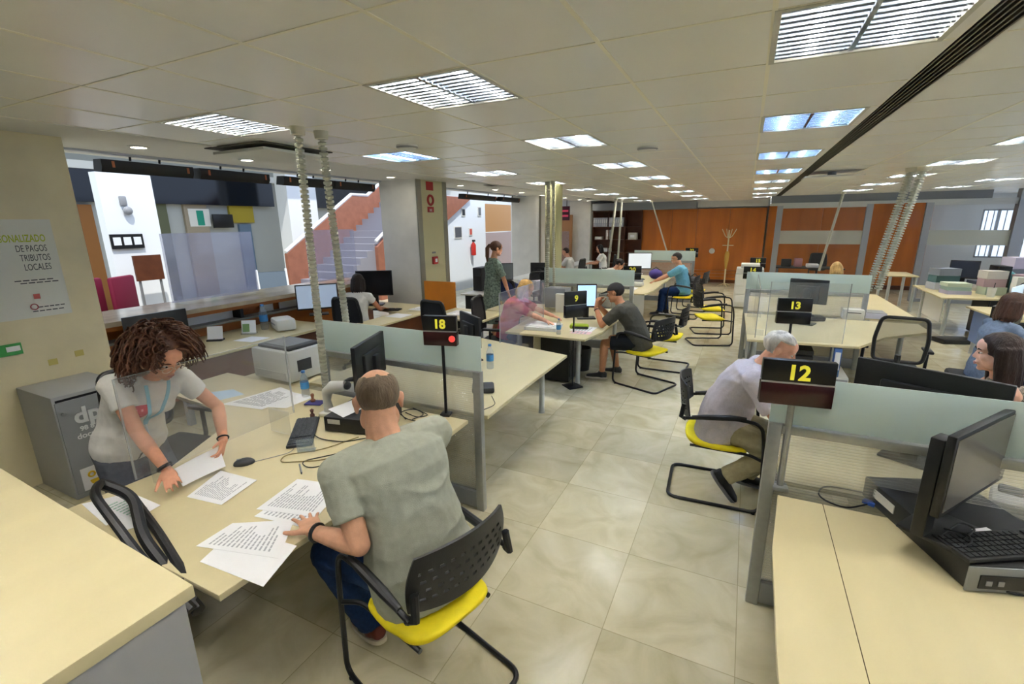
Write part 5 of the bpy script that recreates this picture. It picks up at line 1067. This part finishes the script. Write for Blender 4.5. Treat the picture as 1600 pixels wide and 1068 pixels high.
t = thing('potted_plant', 'green leafy pot plant among the files of the far right desk', 'plant', (4.55, 11.05, .72)); MB().lathe([(.07, 0), (.1, .14), (.09, .14), (0, .12)], 16).build('pot', white, t); q = MB(); rnd = random.Random(9)
for i in range(60):
    a = rnd.uniform(0, 6.28); e = rnd.uniform(.3, 1.3); l_ = rnd.uniform(.1, .22); p = V((0, 0, .14)); d = V((math.cos(a)*math.cos(e), math.sin(a)*math.cos(e), math.sin(e))); s_ = V((-math.sin(a), math.cos(a), 0))*.025; q.add([p+d*l_*.3, p+d*l_*.7+s_, p+d*l_*1.2, p+d*l_*.7-s_], [(0, 1, 2, 3)])
q.build('leaves', mat('leaf_green', '4d8a3c', .5), t)
t = thing('plastic_bag', 'teal crumpled plastic bag on top of the far right files', 'bag', (4.25, 11.5, .72)); q = MB(); q.sph((0, 0, .2), (.2, .16, .2), 18, 12)
for v in q.bm.verts: v.co += V((1, .8, 1))*noise.noise(v.co*14)*.05
q.build('bag_body', mat('teal_plastic', '5fa3a6', .35), t); MB().tube([(-.08, 0, .36), (0, .02, .46), (.08, 0, .36)], .012, 6).build('handle', mat('teal_plastic', '5fa3a6', .35), t)
t = thing('carton', 'white carton with three dark rings printed on it, on the far right desk', 'box', (4.35, 10.85, .72)); MB().box((0, 0, .17), (.42, .2, .34), bev=.006).build('box_body', offwhite, t); q = MB()
for x in (-.11, 0, .11): q.tube([(x+.045*math.cos(a), -.103, .22+.035*math.sin(a)) for a in [2*PI*i/16 for i in range(16)]], .009, 5, closed=True)
q.build('ring_print', inkd, t)
t = thing('floor_box', 'black flat box on the floor by the far right desk leg', 'box', (3.3, 10.15, 0), R(20)); MB().box((0, 0, .04), (.5, .3, .08), bev=.02).build('body', black, t)
t = thing('pedestal', 'black drawer unit under the far right desk', 'drawer unit', (4.2, 11.0, 0)); MB().bb(-.35, .5, -.25, .4, .02, .66).build('cabinet', black, t, smooth=False)
for z in (.08, .28, .48): MB().bb(-.33, .48, -.262, -.25, z, z+.17).build('drawer', dgrey, t)
t = thing('monitor', 'pale blue screen at the right edge above a black shelf', 'monitor', (*(3.181, 8.200, 1.202)[:2], .95), R(60)); MB().box((0, 0, .12), (.5, .03, .24), bev=.01).build('screen', mat('pale_screen', 'bcd0e2', .3, emit=.3), t); MB().box((0, .04, -.14), (.6, .2, .26)).build('shelf', black, t); MB().cyl((0, .04, -.95), (0, .04, -.27), .03).build('stand', alud, t)
# ================================================================ left wall things
t = thing('poster', 'white poster about personalised payment of local taxes taped to the cream wall', 'poster', (-5.045, 1.86, 1.36)); fx = frameX((0, 0, 0), (0, 1, 0), (0, 0, 1))
MB().bb(-.003, .0, -.62, 0, 0, .76).build('sheet', mat('poster_paper', 'dfe0d8', .6), t, smooth=False)
tx = lambda s, y, z, h, m, a='RIGHT', b=.0: MB().text(s, frameX((.0012, y, z), (0, 1, 0), (0, 0, 1)) @ M.Diagonal((.55, 1, 1, 1)), h, .0004, a, b).build('lettering', m, t)
gtx = mat('poster_text', '4a4e52', .8); tx('PERSONALIZADO', -.055, .59, .078, mat('poster_green', 'b4c238', .7), b=.0012)
for i, s in enumerate(('DE PAGOS', 'TRIBUTOS', 'LOCALES')): tx(s, -.06+(.008 if i == 1 else 0), .515-i*.072, .072, gtx)
tx('PLAN', -.46, .67, .06, gtx)
q = MB()
for y0, z0, w in ((-.30, .29, .24), (-.27, .27, .24), (-.20, .075, .17), (-.24, .045, .2)):
    for k in range(5): q.bb(.0005, .0014, y0+w*k/5, y0+w*(k+.8)/5, z0, z0+.008)
q.build('small_print', gtx, t, smooth=False)
MB().bb(.0005, .0016, -.215, -.175, .145, .185).build('crest', mat('crest_red', 'b35a52', .6), t); q = MB(); q.tube([(.001, -.225+.022*math.cos(a), .085+.022*math.sin(a)) for a in [2*PI*i/20 for i in range(20)]], .004, 5, closed=True); q.build('round_mark', mat('mark_red', '9c3f44', .6), t)
MB().bb(.0005, .0014, -.62, -.44, .06, .15).build('green_patch', mat('patch_green', '9fc0a0', .6), t)
t = thing('wall_label', 'small green label with a white sticker on the cream wall', 'sign', (-5.045, 1.44, 1.14)); MB().bb(-.002, .004, -.1, .06, -.045, .045).build('plate', mat('label_green', '3f9a4e', .6), t); MB().bb(.004, .006, -.03, .05, -.015, .025).build('sticker', paper, t)
t = thing('document_cabinet', 'grey locked document disposal cabinet against the cream wall', 'cabinet', (-4.47, 1.40, 0))
MB().bb(-.57, 0, 0, .46, .0, .84, bev=.006).build('body', mat('cabinet_grey', 'a6a8a9', .5), t); MB().bb(-.002, .008, .012, .45, .04, .79).build('door', mat('cabinet_door', '939697', .5), t); MB().bb(-.01, .004, .02, .45, .795, .812).build('slot', black, t); MB().cyl((.006, .045, .70), (.014, .045, .70), .012).build('lock', alu, t)
cx = lambda s, y, z, h, b=0.: MB().text(s, frameX((.0085, y, z), (0, 1, 0), (0, 0, 1)), h, .0005, 'LEFT', b).build('lettering', mat('cab_white', 'e6e7e6', .6), t)
cx('dpd', .10, .60, .17, .006); cx('98 8 246', .12, .535, .05, .002); cx('documentos', .09, .475, .06, .001); cx('a', .235, .40, .06, .001); cx('destruir', .20, .32, .06, .001)
MB().bb(.008, .0095, .055, .44, .05, .235).build('white_label', paper, t); q = MB(); yl = mat('logo_yellow', 'e0bd20', .6)
f_ = lambda y, z: V((.0115, y, z)); c_ = (.155, .115)
q.tube([f_(c_[0]-.035+.02*math.cos(a), c_[1]+.055+.02*math.sin(a)) for a in [2*PI*i/20 for i in range(20)]], .007, 5, closed=True)
for dy, dz in ((.015, .035), (.015, .07), (.04, .035), (.04, .07)): q.sph(f_(c_[0]+dy, c_[1]+dz), (.002, .009, .009), 10, 6)
q.add([f_(c_[0]+.055*math.cos(PI+PI*i/16), c_[1]+.01+.055*math.sin(PI+PI*i/16)) for i in range(17)], [tuple(range(17))]); q.build('smile_logo', yl, t, smooth=False)
for lab, y, z in (('yellowish tape mark low on the cream wall', 1.66, .98), ('second yellowish tape mark beside the wall edge', 1.84, 1.01)): tag(MB().bb(-5.05, -5.048, y-.03, y+.03, z-.025, z+.025).build('tape_mark', mat('tape_yellow', 'c7b96a', .7)), lab, 'tape')
t = thing('fire_sign', 'tall red and white fire notice strip on the square pillar', 'sign', (-4.944, 6.92, 2.5)); rdm = mat('sign_red', 'a82a2a', .5)
MB().bb(0, .006, -.10, .10, .10, .24).build('upper_plate', rdm, t); q = MB(); q.tube([(.006, .075*math.cos(a), -.06+.075*math.sin(a)) for a in [2*PI*i/20 for i in range(20)]], .022, 6, closed=True); q.build('ring', rdm, t); MB().bb(0, .005, -.09, .09, -.26, -.17).build('lower_plate', rdm, t)
MB().text('BIE', frameX((.0065, 0, -.245), (0, 1, 0), (0, 0, 1)), .06, .0005, 'CENTER').build('lettering', paper, t)
t = thing('alarm_box', 'red fire alarm button box on the square pillar', 'alarm', (-4.944, 6.95, 1.42)); MB().box((.02, 0, 0), (.05, .13, .13), bev=.008).build('housing', rdm, t); MB().bb(.045, .05, -.03, .03, -.03, .03).build('button', paper, t); MB().bb(0, .006, -.05, .05, .12, .15).build('notice', greyp, t)
# ================================================================ cable spines
spine('grey corrugated cable spine, nearer of the two by the printer', (-2.65, 2.31, 2.66), (-3.0, 2.60, .74)); spine('grey corrugated cable spine, farther of the two by the printer', (-2.64, 2.49, 2.66), (-2.907, 2.800, 1.259))
spine('thick cable spine at the desk of the blonde person', (-2.86, 7.15, 2.66), (-2.93, 7.3, .74), .035); spine('thinner cable spine just right of the thick one', *[(-2.74, 7.05, 2.66), (-2.78, 7.25, .74)], .022)
spine('slanting cable spine over counter 13, left of the pair', (1.80, 7.86, 2.66), (1.547, 7.820, 1.086), .046); spine('slanting cable spine over counter 13, right of the pair', (1.90, 7.80, 2.66), (1.657, 7.820, 1.109), .046)
spine('slim slanting cable pole before the first glass office', (1.95, 13.8, 2.66), (1.75, 14.3, .75), .03); spine('slim cable pole near the bookcase', (-3.34, 13.4, 2.66), (-3.55, 13.6, .75), .035); spine('slim cable pole beside the one near the bookcase', (-3.2, 13.5, 2.66), (-3.3, 13.7, .75), .03); spine('slim slanting cable pole before the orange wall', (-2.74, 15.4, 2.66), (-2.1, 15.6, .8), .022)
struct('wall_column_olive', MB().bb(-3.05, -2.86, 7.5, 7.8, 0, 2.66), mat('column_olive', 'a8a477', .5), smooth=False)
# ================================================================ people
Rm_ = R
dk = ('25262a', 'd8d8d8')
def sho(c, s): return (mat('shoe_'+c, c, .6), mat('sole_'+s, s, .6))
tee = cloth('tee_sage', 'a7aa9b', .06); jeans = cloth('denim', '1f3660', .2, 60)
M18 = person('balding person in a grey green shirt seated with back turned at counter 18', (-1.16, 1.42, .59), R(152), lean=22, side=6, hp=-28, hy=-14, k=1.08, hs=1.24, ndrop=.03, sw=1.13, fat=1.19, sk='d7a384', shirt=tee, sleeve=.64, pants=jeans, shoes=sho('6b2f22', 'cfc8b8'), hair=('stubble', '6a5a48'), vox=.0055, loose=1.03, belly=.01, hem=.06,
    L=dict(w=(-1.550, 1.188, 0.775), d=(-.85, .5, -.05), pn=(0, 0, -1), pole=(.75, -.15, -.5), curl=.12, spread=.26, thumb=.8), Rr=dict(w=(-1.64, 1.86, .76), d=(-1, -.2, -.05), pole=(.35, .75, -.7), curl=.4),
    FL=dict(a=(-1.498, 1.420, 0.110), toe=(-.7, .25, -.18), pole=(-1, -.1, .5)), FR=dict(a=(-1.66, 1.78, .09), toe=(-1, .2, 0), pole=(-1, .2, .6)))
wt = mat('watch_black', '1a1b1d', .4)
def bracelet(info, sd, m, name, off=.03, r=.031, tr=.006):
    e, w, T = info['arm'][sd]; d = (w-e).normalized(); a = d.orthogonal().normalized(); b = d.cross(a); c = w-d*off; q = MB(); q.tube([c+(a*math.cos(x)+b*math.sin(x))*r*info['k'] for x in [2*PI*i/20 for i in range(20)]], tr, 6, closed=True)
    o = q.build(name, m, info['t']); o.data.transform(M.Translation(-info['loc'])); return o
bracelet(M18, 1, wt, 'wristwatch', .025, .032, .009)
# standing person with curly hair
wtee = cloth('tee_white', 'dedcd6', .04); gtr = cloth('trousers_slate', '54575f', .12)
W1 = person('standing person with curly brown hair and glasses in a white shirt, sorting papers', (-3.09, 1.25, .84), R(8), lean=33, side=3, twist=-12, hp=-35, hy=8, k=.98, fem=True, sk='d69a7c', fat=1.04, shirt=wtee, sleeve=.5, pants=gtr, shoes=sho('2a2320', '1a1715'), hair=('curly', '4e2c17'), vox=.0055, stand=True, hem=-.045, headfwd=.15,
    Rr=dict(w=(-2.570, 1.178, 0.800), d=(.86, -.30, -.20), pn=(.1, .2, -1), pole=(-.9, -.5, -.2), curl=.35, spread=.14), L=dict(w=(-2.62, 1.50, .84), d=(.5, -.55, -.45), pn=(-.5, -.8, -.1), pole=(-.3, .8, -.3), curl=.7, side=-1),
    FL=dict(a=(-3.18, 1.36, .08), toe=(1, .2, 0)), FR=dict(a=(-3.18, 1.10, .08), toe=(1, 0, 0)))
bracelet(W1, -1, wt, 'wristband', .02, .030, .011); bracelet(W1, 1, wt, 'wristband', .02, .029, .005)
# badge, lanyard, glasses
def local_mesh(q, name, m, info, **k): o = q.build(name, m, info['t'], **k); o.data.transform(M.Translation(-info['loc'])); return o
def chest(info, u, v): return info['W']+info['s2']*v*info['k']+info['l2']*u*info['k']+info['f2']*.25
outl = [(-.042, .05), (.042, .05), (.044, 0), (.036, -.035), (.016, -.055), (0, -.058), (-.016, -.055), (-.036, -.035), (-.044, 0)]
N_ = 10; q = MB(); c0 = (-.07, .135); ring = []
for s_ in (0.02, .35, .7, 1.): ring.append(wrap(W1, [chest(W1, c0[0]+x*s_, c0[1]+y*s_) for x, y in [tuple(V(outl[i]).lerp(V(outl[(i+1) % 9]), f)) for i in range(9) for f in (0, .5)]], W1['f2'], .004))
q.loft(ring, cap=True); local_mesh(q, 'shirt_badge', mat('badge_pink', 'c83f55', .7), W1, smooth=False)
q = MB()
for x, y, w, h in ((-.015, .018, .012, .016), (.012, .022, .01, .014), (.0, -.01, .04, .004)):
    q.add(wrap(W1, [chest(W1, c0[0]+x+a*w/2, c0[1]+y+b*h/2) for a, b in ((-1, -1), (1, -1), (1, 1), (-1, 1))], W1['f2'], .006), [(0, 1, 2, 3)])
local_mesh(q, 'badge_print', mat('badge_light', 'e59aa4', .7), W1, smooth=False)
lan = mat('lanyard_blue', '8cc4dc', .6)
for s in (-1, 1):
    pts = wrap(W1, [chest(W1, s*.06*(1-t_)+.01, .275-.27*t_) for t_ in [i/12 for i in range(13)]], W1['f2'], .006); q = MB(); rings = []
    for p in pts: rings.append([p+W1['l2']*.009+W1['f2']*.001, p-W1['l2']*.009+W1['f2']*.001, p-W1['l2']*.009-W1['f2']*.002, p+W1['l2']*.009-W1['f2']*.002])
    q.loft(rings); local_mesh(q, 'lanyard', lan, W1)
q = MB(); p0 = pts[-1]+W1['f2']*.02; q.tube([pts[-1], p0-V((0, 0, .05)), p0-V((0, 0, .10))], .006, 6); q.box(p0-V((0, 0, .13)), (.004, .05, .075)); local_mesh(q, 'name_card', mat('card_clear', 'dfe8ee', .3), W1)
q = MB(); HX = W1['HX']
for s in (-1, 1):
    q.tube([HX @ V((s*.031+.026*math.cos(a), .101-.004*abs(math.cos(a)), -.002+.019*math.sin(a))) for a in [2*PI*i/20 for i in range(20)]], .0017, 6, closed=True); q.tube([HX @ V((s*.056, .098, .003)), HX @ V((s*.073, .07, .005)), HX @ V((s*.08, -.01, .01))], .0016, 6)
q.tube([HX @ V((-.006, .103, .0)), HX @ V((0, .108, .004)), HX @ V((.006, .103, .0))], .0016, 6); local_mesh(q, 'glasses', mat('glasses_frame', 'c9b9a4', .3, .6), W1)
# white haired person at counter 12
lil = cloth('shirt_lilac', 'cbc4cd', .06, 90); kh = cloth('khaki', 'a39a7a', .08)
OLD = person('white haired person in a pale lilac short sleeved shirt seated at counter 12', (-.04, 3.66, .56), R(-4), lean=27, hp=-24, hy=-4, k=1.0, sw=1.04, fat=1.12, sk='dba58c', shirt=lil, sleeve=.85, pants=kh, shoes=sho('16171a', '77777a'), hair=('white', 'c9c4bb'), vox=.006, loose=1.08, belly=.02, hem=.05,
    L=dict(w=(.50, 3.78, .76), pole=(-.2, .6, -.6), curl=.5), Rr=dict(w=(.50, 3.5, .77), d=(1, .2, -.1), pole=(-.2, -.6, -.6), curl=.5), FL=dict(a=(.18, 3.78, .10), toe=(1, .1, -.1), pole=(1, .1, .4)), FR=dict(a=(.03, 3.52, .19), toe=(.62, .02, -.78), pole=(1, 0, .3)))
bracelet(OLD, -1, wt, 'wristwatch')
# young person at the right
fl = cloth('blouse_floral', '2a2627', .5, 45, col2='b5a89a')
YW = person('young person with long dark hair in a floral sleeveless blouse facing counter 12', (1.54, 3.74, .57), R(173), lean=6, hp=-6, hy=0, k=.98, fem=True, sk='e6b49c', shirt=fl, sleeve=0, pants=cloth('trousers_black', '1d1e22'), shoes=sho('2a2320', '1a1715'), hair=('long', '2b1a13'), vox=.0055,
    L=dict(w=(1.12, 3.55, .76), pole=(.3, -.4, -.7), curl=.5), Rr=dict(w=(1.10, 3.9, .76), pole=(.3, .4, -.7), curl=.5))
BOB = person('person with a brown bob and a blue grey shirt looking right behind the far row', (2.27, 6.07, .55), R(12), lean=6, hp=-5, hy=0, k=.97, fem=True, sk='cf9478', shirt=cloth('shirt_bluegrey', '6f7d93', .15), sleeve=.6, pants=cloth('trousers_navy', '1d2340'), shoes=sho('2a2320', '1a1715'), hair=('bob', '3d2317'), vox=.008, L=dict(w=(2.75, 6.2, .78), curl=.5), Rr=dict(w=(2.75, 5.9, .78), curl=.5))
# person in the printed dress
prt = cloth('dress_print', '92a498', .4, 34, col2='45544f')
DR = person('person with a brown ponytail standing in a grey green printed dress', (-3.93, 7.22, .90), R(48), lean=4, hp=-8, hy=0, k=1.03, fem=True, sk='cd9578', shirt=prt, dress=.34, sleeve=.9, shoes=sho('2a2320', '8a6f55'), hair=('pony', '4a2e1c'), vox=.008, stand=True,
    L=dict(w=(-4.15, 7.62, .92), pole=(-.6, .2, -.2), curl=.5), Rr=dict(w=(-3.60, 7.25, .80), pole=(.5, -.4, .1), curl=.4), FL=dict(a=(-3.98, 7.30, .08), toe=(.7, .7, 0)), FR=dict(a=(-3.86, 7.12, .08), toe=(.7, .6, 0)))
# person in the cap
CAPM = person('person in a black cap and dark grey shirt leaning on the counter 9 desk', (-1.10, 5.93, .56), R(176), lean=32, hp=-12, hy=2, k=1.0, sk='bd8461', shirt=cloth('tee_charcoal', '4c4a42'), sleeve=.78, pants=cloth('shorts_black', '1f2124'), plen=.40, shoes=sho('3a3a3c', 'c9bfae'), hair=('cap', '1c1512'), vox=.007, loose=1.03, hem=.04,
    L=dict(w=(-1.66, 5.84, .97), d=(.1, .1, 1), pn=(.6, .5, 0), pole=(-.3, -.3, -1), curl=1.0, side=1), Rr=dict(w=(-1.66, 5.98, .97), d=(.1, -.2, 1), pn=(.6, -.5, 0), pole=(-.3, .3, -1), curl=1.0), FL=dict(a=(-1.55, 5.83, .10), toe=(-1, -.15, 0), pole=(-1, -.1, .7)), FR=dict(a=(-1.42, 6.12, .10), toe=(-1, .1, 0), pole=(-1, .2, .7)))
bracelet(CAPM, 1, wt, 'wristwatch')
BL = person('blonde person in a pink shirt working at the counter 9 desk', (-2.90, 5.72, .56), R(12), lean=22, hp=-28, hy=-6, k=.98, fem=True, sk='d8a388', fat=1.08, shirt=cloth('shirt_pink', 'c05064'), sleeve=.9, pants=cloth('trousers_navy', '1d2340'), shoes=sho('2a2320', '1a1715'), hair=('bob', 'b08a4e'), vox=.008, L=dict(w=(-2.25, 5.95, .78), curl=.5), Rr=dict(w=(-2.22, 5.55, .80), curl=.5))
BLUE = person('person in a pale blue shirt with a dark shoulder strap at counter 20', (-1.12, 10.8, .56), R(178), lean=14, hp=-16, hy=4, k=1.03, sw=1.05, fat=1.08, sk='c38d70', shirt=cloth('shirt_sky', '6aa6c4'), sleeve=.8, pants=jeans, shoes=sho('2a2d38', '3a3c44'), hair=('short', '2b2420'), vox=.009, L=dict(w=(-1.72, 10.62, .77), curl=.5), Rr=dict(w=(-1.72, 11.0, .77), curl=.5), FL=dict(a=(-1.58, 10.7, .09), toe=(-1, -.1, 0)), FR=dict(a=(-1.5, 10.98, .09), toe=(-1, .1, 0)))
q = MB(); i_ = BLUE; q.tube([i_['N']+i_['l2']*.10+i_['f2']*.09-i_['s2']*.06, i_['N']+i_['l2']*.09+i_['s2']*.02, i_['N']+i_['l2']*.06-i_['f2']*.115-i_['s2']*.1, i_['W']-i_['f2']*.15+i_['s2']*.03, i_['W']-i_['l2']*.12-i_['f2']*.13-i_['s2']*.1, i_['P']-i_['l2']*.17+i_['s2']*.1], .014, 6); local_mesh(q, 'shoulder_strap', mat('strap_navy', '1c2130', .7), i_)
BAR = person('person with dark hair and a white top seen from behind working at the bar', (-5.05, 5.1, .56), R(112), lean=10, hp=-8, hy=5, k=.97, fem=True, sk='b57d5e', shirt=cloth('top_white', 'd5d5d2', .05), sleeve=.35, pants=cloth('trousers_black', '1d1e22'), shoes=sho('2a2320', '1a1715'), hair=('bob', '21150f'), vox=.009, L=dict(w=(-5.35, 5.5, .78), curl=.5), Rr=dict(w=(-5.0, 5.6, .78), curl=.5))
def far(lab, p, yaw, hair, top_, fem=True, lean=12, hp=-15, sk='c8937a'):
    f = V((math.cos(R(yaw)), math.sin(R(yaw)), 0)); l = V((-f.y, f.x, 0)); p = V(p)
    return person(lab, p, R(yaw), lean=lean, hp=hp, k=.98, fem=fem, sk=sk, shirt=cloth('top_'+top_, top_, .06), sleeve=.7, pants=cloth('trousers_black', '1d1e22'), shoes=sho('2a2320', '1a1715'), hair=hair, vox=.0125, L=dict(w=p+f*.45+l*.15+V((0, 0, .22)), curl=.5), Rr=dict(w=p+f*.45-l*.15+V((0, 0, .22)), curl=.5))
FARL = (('person in a white shirt facing left between the far pillars', (-4.40, 12.8, .56), 175, ('short', '2e1d14'), 'd9dad6', 12, -18), ('person in a white top and dark hair before the bookcase', (-3.95, 14.6, .56), 200, ('bob', '16110e'), 'e2e2e2', 10, -8), ('person in a white blouse bending forward behind counter 20', (-2.95, 10.7, .56), 20, ('tied', '1f1410'), 'e0ddda', 38, -30), ('person in black half hidden by the thick cable spine', (-3.5, 8.75, .58), -35, ('long', '15110f'), '1a1a1d', 8, -12), ('person with blonde curls in front of the glass office', (1.66, 10.7, .48), 100, ('bob', 'b4935c'), 'b0856a', 20, -20))
for lab, p, yw, hr_, tp, ln_, hp_ in FARL:
    far(lab, p, yw, hr_, tp, lean=ln_, hp=hp_)
    f = V((math.cos(R(yw)), math.sin(R(yw)), 0)); office_chair('dark swivel chair of the '+' '.join(lab.split()[:9]), p[0]-f.x*.05, p[1]-f.y*.05, yw, False, h=p[2]-.12)
# ================================================================ light and camera
w = D.worlds.new('sky'); SC.world = w; w.use_nodes = True; bg = w.node_tree.nodes['Background']; bg.inputs[0].default_value = lin('cfe2ff'); bg.inputs[1].default_value = 0.75
sl = D.lights.new('sun', 'SUN'); sl.energy = 1.6; sl.angle = .02; sl.color = (1, .95, .86); so = D.objects.new('sun', sl); COL.objects.link(so); so.rotation_euler = V((-.42, .22, -.88)).to_track_quat('-Z', 'Y').to_euler()
cam = D.cameras.new('camera'); co = D.objects.new('camera', cam); COL.objects.link(co); cam.sensor_width = 36; cam.lens = 731.4*36/1600; cam.clip_start = .02
rx_, up_, fw_ = (0.898282, 0.439258, -0.011881), (-0.098132, 0.226888, 0.968964), (-0.428321, 0.869238, -0.246914)
co.matrix_world = M(((rx_[0], up_[0], -fw_[0], 0), (rx_[1], up_[1], -fw_[1], 0), (rx_[2], up_[2], -fw_[2], 2.05), (0, 0, 0, 1)))
SC.camera = co
SC.view_settings.view_transform = 'Standard'; SC.view_settings.look = 'None'; SC.view_settings.gamma = 1; SC.view_settings.use_curve_mapping = False; SC.view_settings.exposure = 1.35
for o in list(D.objects):
    if o.type == 'MESH' and not o.data.polygons: D.objects.remove(o)
